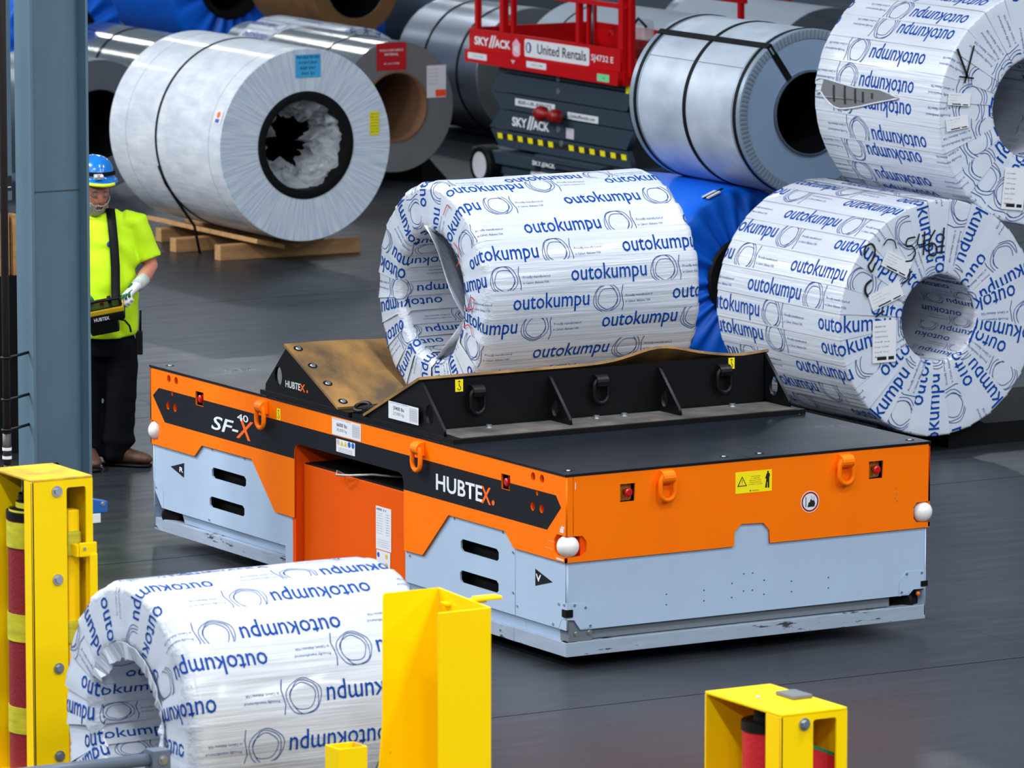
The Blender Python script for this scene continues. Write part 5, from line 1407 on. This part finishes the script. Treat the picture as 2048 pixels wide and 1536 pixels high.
ARM = {1: [(.150, .01, 1.445), (.190, .02, 1.30), (.232, .02, 1.175), (.205, -.10, 1.135), (.172, -.205, 1.098)],
       -1: [(-.235, .01, 1.445), (-.275, .02, 1.30), (-.300, .02, 1.170), (-.245, -.11, 1.110), (-.185, -.215, 1.065)]}
for sgn in (1, -1):
    add_loft(bm, [(p, r, r) for p, r in zip(ARM[sgn], (.055, .050, .044, .044, .031))], 14)
body = remeshed('body', bm, SKIN, man, .009, 2)
# shirt
bm = bmesh.new()
add_loft(bm, [((XC, -.010, .785), .190, .148), ((XC, -.025, .90), .198, .160), ((XC, -.04, 1.03), .200, .172), ((XC, -.03, 1.17), .196, .160), ((XC, -.01, 1.30), .198, .140), ((XC, .0, 1.385), .195, .122), ((XC, .01, 1.445), .150, .098), ((XC - .015, .01, 1.485), .088, .078)], 28)
for sgn in (1, -1):
    a = [Vector(p) for p in ARM[sgn]]
    add_loft(bm, [(a[0] + Vector((-sgn * .06, 0, -.01)), .075, .085), (a[0] + Vector((sgn * .005, 0, -.005)), .070, .082), (a[1], .074, .082), (a[1] * .35 + a[2] * .65 + Vector((0, 0, .0)), .080, .082)], 18)
def crease(p):
    w = .010 * math.sin((p.z * 34 + p.x * 22) + 3 * noise.noise(p * 6)) * (.6 + noise.noise(p * 4)) + .007 * noise.noise(p * 9)
    c = Vector((p.x - XC, p.y, 0))
    return p + (c.normalized() * w if c.length > .02 else Vector())
shirt = remeshed('shirt', bm, HIVIS, man, .011, 4, 'hi-vis yellow T-shirt', crease)
# collar, chest badge
tube('collar', [Vector((XC - .018 + .078 * math.cos(t), .005 + .070 * math.sin(t), 1.478 + .018 * math.sin(t))) for t in [i / 24 * 2 * PI for i in range(24)]], .008, HIVIS, shirt, 8, True)
ball('chest_badge', (.0, -.158, 1.325), .012, mat('badge_blue', (30, 80, 130), .6), shirt, 10, (1, .3, 1.4))
# trousers
bm = bmesh.new()
add_loft(bm, [((XC, .0, .84), .170, .130), ((XC, .0, .74), .178, .135), ((XC, .0, .66), .165, .125)], 24)
add_loft(bm, [((.045, .0, .74), .105, .12), ((.055, .0, .60), .100, .105), ((.050, -.01, .42), .094, .095), ((.035, .0, .24), .096, .095), ((.030, .0, .155), .104, .10), ((.012, .0, .11), .082, .085), ((.008, .01, .055), .082, .085)], 18)
add_loft(bm, [((-.135, .0, .74), .100, .12), ((-.145, .0, .60), .098, .105), ((-.150, -.01, .42), .088, .095), ((-.152, -.01, .20), .085, .09), ((-.150, -.01, .10), .082, .085), ((-.150, -.01, .06), .080, .085)], 18)
remeshed('trousers', bm, TROUSER, man, .011, 4, 'dark navy work trousers', lambda p: p + Vector((1, 0, 0)) * .008 * noise.noise(Vector((p.x * 6, p.y * 6, p.z * 18))) * (1.6 if p.z < .25 else .7))
tube('belt', [Vector((XC + .176 * math.cos(t), .133 * math.sin(t), .80)) for t in [i / 28 * 2 * PI for i in range(28)]], .014, BLACK_STEEL, man, 6, True)
def boot(toe, heel, name='boot'):
    h = Vector(heel); t = Vector(toe); d = (t - h); L_ = d.length; d.normalize(); s = Vector((-d.y, d.x, 0))
    bm = bmesh.new()
    rows = [(0, .036, .10), (.06, .043, .12), (.12, .046, .105), (.18, .050, .085), (.24, .052, .070), (.285, .040, .055), (.30, .018, .035)]
    add_loft(bm, [(h + d * (x / .30 * L_) + Vector((0, 0, .018 + z / 2)), w, z / 2) for x, w, z in rows], 14, ref=(0, 0, 1))
    add_loft(bm, [(h + d * .05 + Vector((0, 0, .08)), .046, .05), (h + d * .055 + Vector((0, 0, .16)), .048, .055)], 14)
    b = remeshed(name, bm, BOOT, man, .008, 3, 'brown leather work boot')
    bm = bmesh.new()
    add_loft(bm, [(h + d * (x / .30 * L_) + Vector((0, 0, .012)), w * 1.06, .012) for x, w, z in rows], 14, ref=(0, 0, 1))
    done('sole', bm, RUBBER, b, None, True)
boot((.228, -.055, 0), (-.055, .045, 0)); boot((-.085, -.26, 0), (-.150, .03, 0))
# helmet: shell with ridge, peak, band, lamp
HM = HEAD @ Matrix.Translation((0, .014, .104)) @ Matrix.Rotation(math.radians(-4), 4, 'X')
bm = bmesh.new(); seg = 40; g = []
for j in range(11):
    ph = j / 10 * PI / 2; row = []
    for i in range(seg):
        a = i / seg * 2 * PI
        rx, ry = .108 * math.cos(ph) ** .8, .132 * math.cos(ph) ** .8
        z = .118 * math.sin(ph) + .006 * math.exp(-(math.cos(a) / .25) ** 2) * math.sin(2 * ph)
        row.append(bm.verts.new((rx * math.cos(a), ry * math.sin(a), z)))
    g.append(row)
for j in range(10):
    for i in range(seg): bm.faces.new((g[j][i], g[j][(i + 1) % seg], g[j + 1][(i + 1) % seg], g[j + 1][i]))
# brim all round, longer as a peak in front (-Y)
prev = g[0]
for k, (o, dz_) in enumerate(((.010, -.012), (.022, -.022), (.022, -.030))):
    row = []
    for i in range(seg):
        a = i / seg * 2 * PI; f = max(0, -math.sin(a)) ** 2
        q = o + (.035 * f if k else .012 * f)
        row.append(bm.verts.new(((.108 + q * .7) * math.cos(a), (.132 + q) * math.sin(a), dz_ * .8 - .010 * f * (1 if k else .3))))
    for i in range(seg): bm.faces.new((prev[i], prev[(i + 1) % seg], row[(i + 1) % seg], row[i]))
    prev = row
bmesh.ops.remove_doubles(bm, verts=bm.verts[:], dist=.0008)
bmesh.ops.transform(bm, matrix=HM, verts=bm.verts[:])
hel = done('helmet', bm, HELMET, man, 'glossy blue safety helmet', True)
md = hel.modifiers.new('t', 'SOLIDIFY'); md.thickness = .003
def hpt(a, z, e=0.0): return HM @ Vector(((.110 + e) * math.cos(a), (.135 + e) * math.sin(a), z))
bm = bmesh.new(); n = 48; A = []
for i in range(n):
    a = i / n * 2 * PI; zz = .022 - .004 * math.sin(a)
    A.append([bm.verts.new(hpt(a, zz + .011, -.002)), bm.verts.new(hpt(a, zz + .011, .003)), bm.verts.new(hpt(a, zz - .011, .005)), bm.verts.new(hpt(a, zz - .011, -.002))])
for i in range(n):
    for k in range(4): bm.faces.new((A[i][k], A[i][(k + 1) % 4], A[(i + 1) % n][(k + 1) % 4], A[(i + 1) % n][k]))
done('lamp_band', bm, STRAP, hel)
bm = bmesh.new(); A = []
for i in range(13):
    a = -PI / 2 + (-.85 + 1.35 * i / 12); f = max(0, -math.sin(a)) ** 2; q = .022 + .035 * f
    A.append([bm.verts.new(HM @ Vector(((.108 + q * .7 + e) * math.cos(a), (.132 + q + e) * math.sin(a), z - .010 * f))) for e, z in ((-.004, -.012), (.003, -.025), (-.004, -.028))])
for i in range(12):
    for k in range(2): bm.faces.new((A[i][k], A[i][k + 1], A[i + 1][k + 1], A[i + 1][k]))
st_ = done('reflective_strip', bm, LIME, hel, 'lime reflective strip on the peak', True); md = st_.modifiers.new('t', 'SOLIDIFY'); md.thickness = .003; md.offset = 1
lm = HM @ Matrix.Translation((-.030, -.150, .016))
bm = bmesh.new(); add_box(bm, -.028, .028, -.012, .012, -.018, .016, .008, lm); hl = done('head_lamp', bm, mat('lamp_grey', (170, 172, 170), .3), hel)
for dx in (-.018, .018): ball('lamp_lens', lm @ Vector((dx, -.013, .003)), .011, WHITE_GLASS, hl, 10)
# glasses, eyes, beard
for sx in (-1, 1):
    c = HEAD @ Vector((sx * .031, -.098, .012))
    ball('eye', HEAD @ Vector((sx * .031, -.084, .008)), .011, mat('eye_white', (150, 130, 124), .3), body, 10)
    gl = tube('glasses_frame', [c + HEAD.to_3x3() @ Vector((.026 * math.cos(t), .004, .018 * math.sin(t))) for t in [i / 18 * 2 * PI for i in range(18)]], .0022, mat('frame_grey', (90, 84, 82), .3), man, 6, True)
    tube('temple_arm', [c + HEAD.to_3x3() @ Vector((sx * .026, 0, 0)), HEAD @ Vector((sx * .076, -.06, .012)), HEAD @ Vector((sx * .080, .01, .006))], .002, mat('frame_grey', (90, 84, 82), .3), gl, 6)
bm = bmesh.new(); bmesh.ops.create_icosphere(bm, subdivisions=5, radius=1); kill = []
for v in bm.verts:
    x, y, z = v.co
    inb = y < .15 and z < -.36 + .25 * max(0, abs(x) - .35) * 1.6 and not (abs(x) < .20 and -.60 < z < -.44 and y < 0)
    inb = inb or (abs(x) < .34 and -.47 < z < -.36 and y < 0)
    if not inb or z < -.97: kill.append(v)
bmesh.ops.delete(bm, geom=kill, context='VERTS')
for v in bm.verts:
    p = head_co(v.co); v.co = HEAD @ (p * (1.05 + .05 * noise.noise(v.co * 22)) + Vector((0, -.004, 0)))
be = done('beard', bm, BEARD, man, 'short grey beard and moustache', True); md = be.modifiers.new('t', 'SOLIDIFY'); md.thickness = .006
# gloves: palm and five fingers closing on the control
def glove(wr_, kn, dirs, sgn):
    w = Vector(wr_); k = Vector(kn); ax = (k - w).normalized()
    side = Vector(dirs[0]).normalized(); dn = ax.cross(side) * sgn; dn.normalize()
    if dn.z > 0: dn = -dn
    bm = bmesh.new()
    add_loft(bm, [(w, .034, .030), (w * .6 + k * .4, .040, .026), (k, .046, .024), (k + ax * .008, .042, .018)], 14, ref=tuple(dn))
    for i, (o, L_) in enumerate(((-.034, .070), (-.011, .080), (.012, .075), (.034, .060))):
        b = k + side * o - ax * .006
        p1 = b + ax * L_ * .42 + dn * .006; p2 = p1 + (ax * .35 + dn * .8).normalized() * L_ * .38; p3 = p2 + (dn * .9 - ax * .35).normalized() * L_ * .30
        add_loft(bm, [(b - ax * .02, .0115, .0115), (p1, .0118, .0118), (p2, .0108, .0108), (p3, .009, .009)], 10)
    b = w * .55 + k * .45 - side * .036
    p1 = b + (ax * .6 - side * .6 + dn * .3).normalized() * .040; p2 = p1 + (ax * .8 + dn * .5).normalized() * .034
    add_loft(bm, [(b + side * .012, .015, .015), (b, .015, .015), (p1, .013, .013), (p2, .010, .010)], 10)
    gl = remeshed('glove', bm, GLOVE_W, man, .0055, 2, 'pale work glove with green patches')
    for i, (o, L_) in enumerate(((-.034, .070), (-.011, .080), (.012, .075), (.034, .060))):
        b = k + side * o - ax * .004 - dn * .007
        bm = bmesh.new(); add_loft(bm, [(b - ax * .012, .009, .007), (b + ax * L_ * .2, .0095, .008), (b + ax * L_ * .42 - dn * .0, .010, .008), (b + ax * L_ * .55 + dn * .018, .009, .008)], 8)
        done('green_patch', bm, GLOVE_G, gl, None, True)
    bm = bmesh.new(); add_loft(bm, [(w * .72 + k * .28 - dn * .018, .020, .012), (w * .4 + k * .6 - dn * .018, .016, .010)], 8); done('green_patch', bm, GLOVE_G, gl, None, True)
    bm = bmesh.new(); add_loft(bm, [(w - ax * .075, .037, .037), (w - ax * .03, .038, .038), (w + ax * .012, .036, .033)], 16); done('knit_cuff', bm, CUFF, gl, 'grey knitted cuff', True)
glove((.168, -.215, 1.093), (.112, -.300, 1.045), ((.75, -.40, .42),), 1)
glove((-.182, -.222, 1.062), (-.130, -.300, 1.020), ((.75, .45, .1),), -1)
# remote control hung from a shoulder strap, held by the man
rc = thing('remote_control', 'black and mustard remote control box on a shoulder strap in the gloved hands', 'remote control', (.964, 6.797, 0), -YAW)
RM = Matrix.Translation((-.035, -.335, .955)) @ Matrix.Rotation(math.radians(-11), 4, 'Y') @ Matrix.Rotation(math.radians(18), 4, 'X')
box('control_body', (-.135, .135, -.075, .075, -.045, .018), BLACK_STEEL, rc, .016, RM)
box('mustard_band', (-.137, .137, -.078, .078, .012, .042), CTRL_YEL, rc, .006, RM)
box('control_top', (-.128, .128, -.068, .068, .040, .048), BLACK_STEEL, rc, .003, RM)
box('battery_pod', (-.085, .085, -.055, .05, -.125, -.040), BLACK_STEEL, rc, .018, RM)
tube('guard_bar', [RM @ Vector(p) for p in ((-.13, -.06, .05), (-.13, -.065, .095), (.0, -.07, .100), (.12, -.065, .095), (.125, -.06, .05))], .010, BLACK_STEEL, rc, 8)
for x in (-.07, .06):
    tube('joystick', [RM @ Vector((x, .0, .045)), RM @ Vector((x, .0, .075)), RM @ Vector((x, 0, .085))], [.012, .008, .013], RUBBER, rc, 10)
ball('stop_button', RM @ Vector((.01, .01, .055)), .014, RED_BTN, rc, 10)
tube('cable_loop', [RM @ Vector(p) for p in ((.095, -.04, -.05), (.125, -.05, -.06), (.145, -.05, -.10), (.145, -.05, -.14))], .006, RUBBER, rc, 8)
lettering('HUBTEX', -.045, .045, -.012, .010, WHITE_INK, rc, RM @ frame((0, -.0755, -.012), (1, 0, 0), (0, 0, 1)), .001, .02)
def strap_band(pts, w):
    bm = bmesh.new(); A = []
    for p, nrm in pts:
        p = Vector(p); A.append((bm.verts.new(p + Vector((w / 2, 0, 0))), bm.verts.new(p - Vector((w / 2, 0, 0)))))
    for i in range(len(A) - 1): bm.faces.new((A[i][0], A[i][1], A[i + 1][1], A[i + 1][0]))
    o = done('shoulder_strap', bm, STRAP, rc, 'broad black shoulder strap', True); md = o.modifiers.new('t', 'SOLIDIFY'); md.thickness = .006; return o
strap_band([((x, y, z), 0) for x, y, z in ((-.03, .18, 1.28), (-.015, .14, 1.43), (-.004, .05, 1.520), (.004, -.05, 1.520), (.016, -.115, 1.455), (.030, -.170, 1.34), (.040, -.200, 1.20), (.042, -.232, 1.08), (.045, -.262, 1.015), (.055, -.30, .985))], .052)
ra = thing('two_way_radio', 'black two-way radio with a stub aerial on the hip of the man', 'radio', (.964, 6.797, 0), -YAW)
box('radio_body', (.142, .182, -.03, .02, .66, .80), BLACK_STEEL, ra, .006); tube('aerial', [(.168, -.01, .79), (.172, -.01, .92)], [.008, .006], RUBBER, ra, 8)
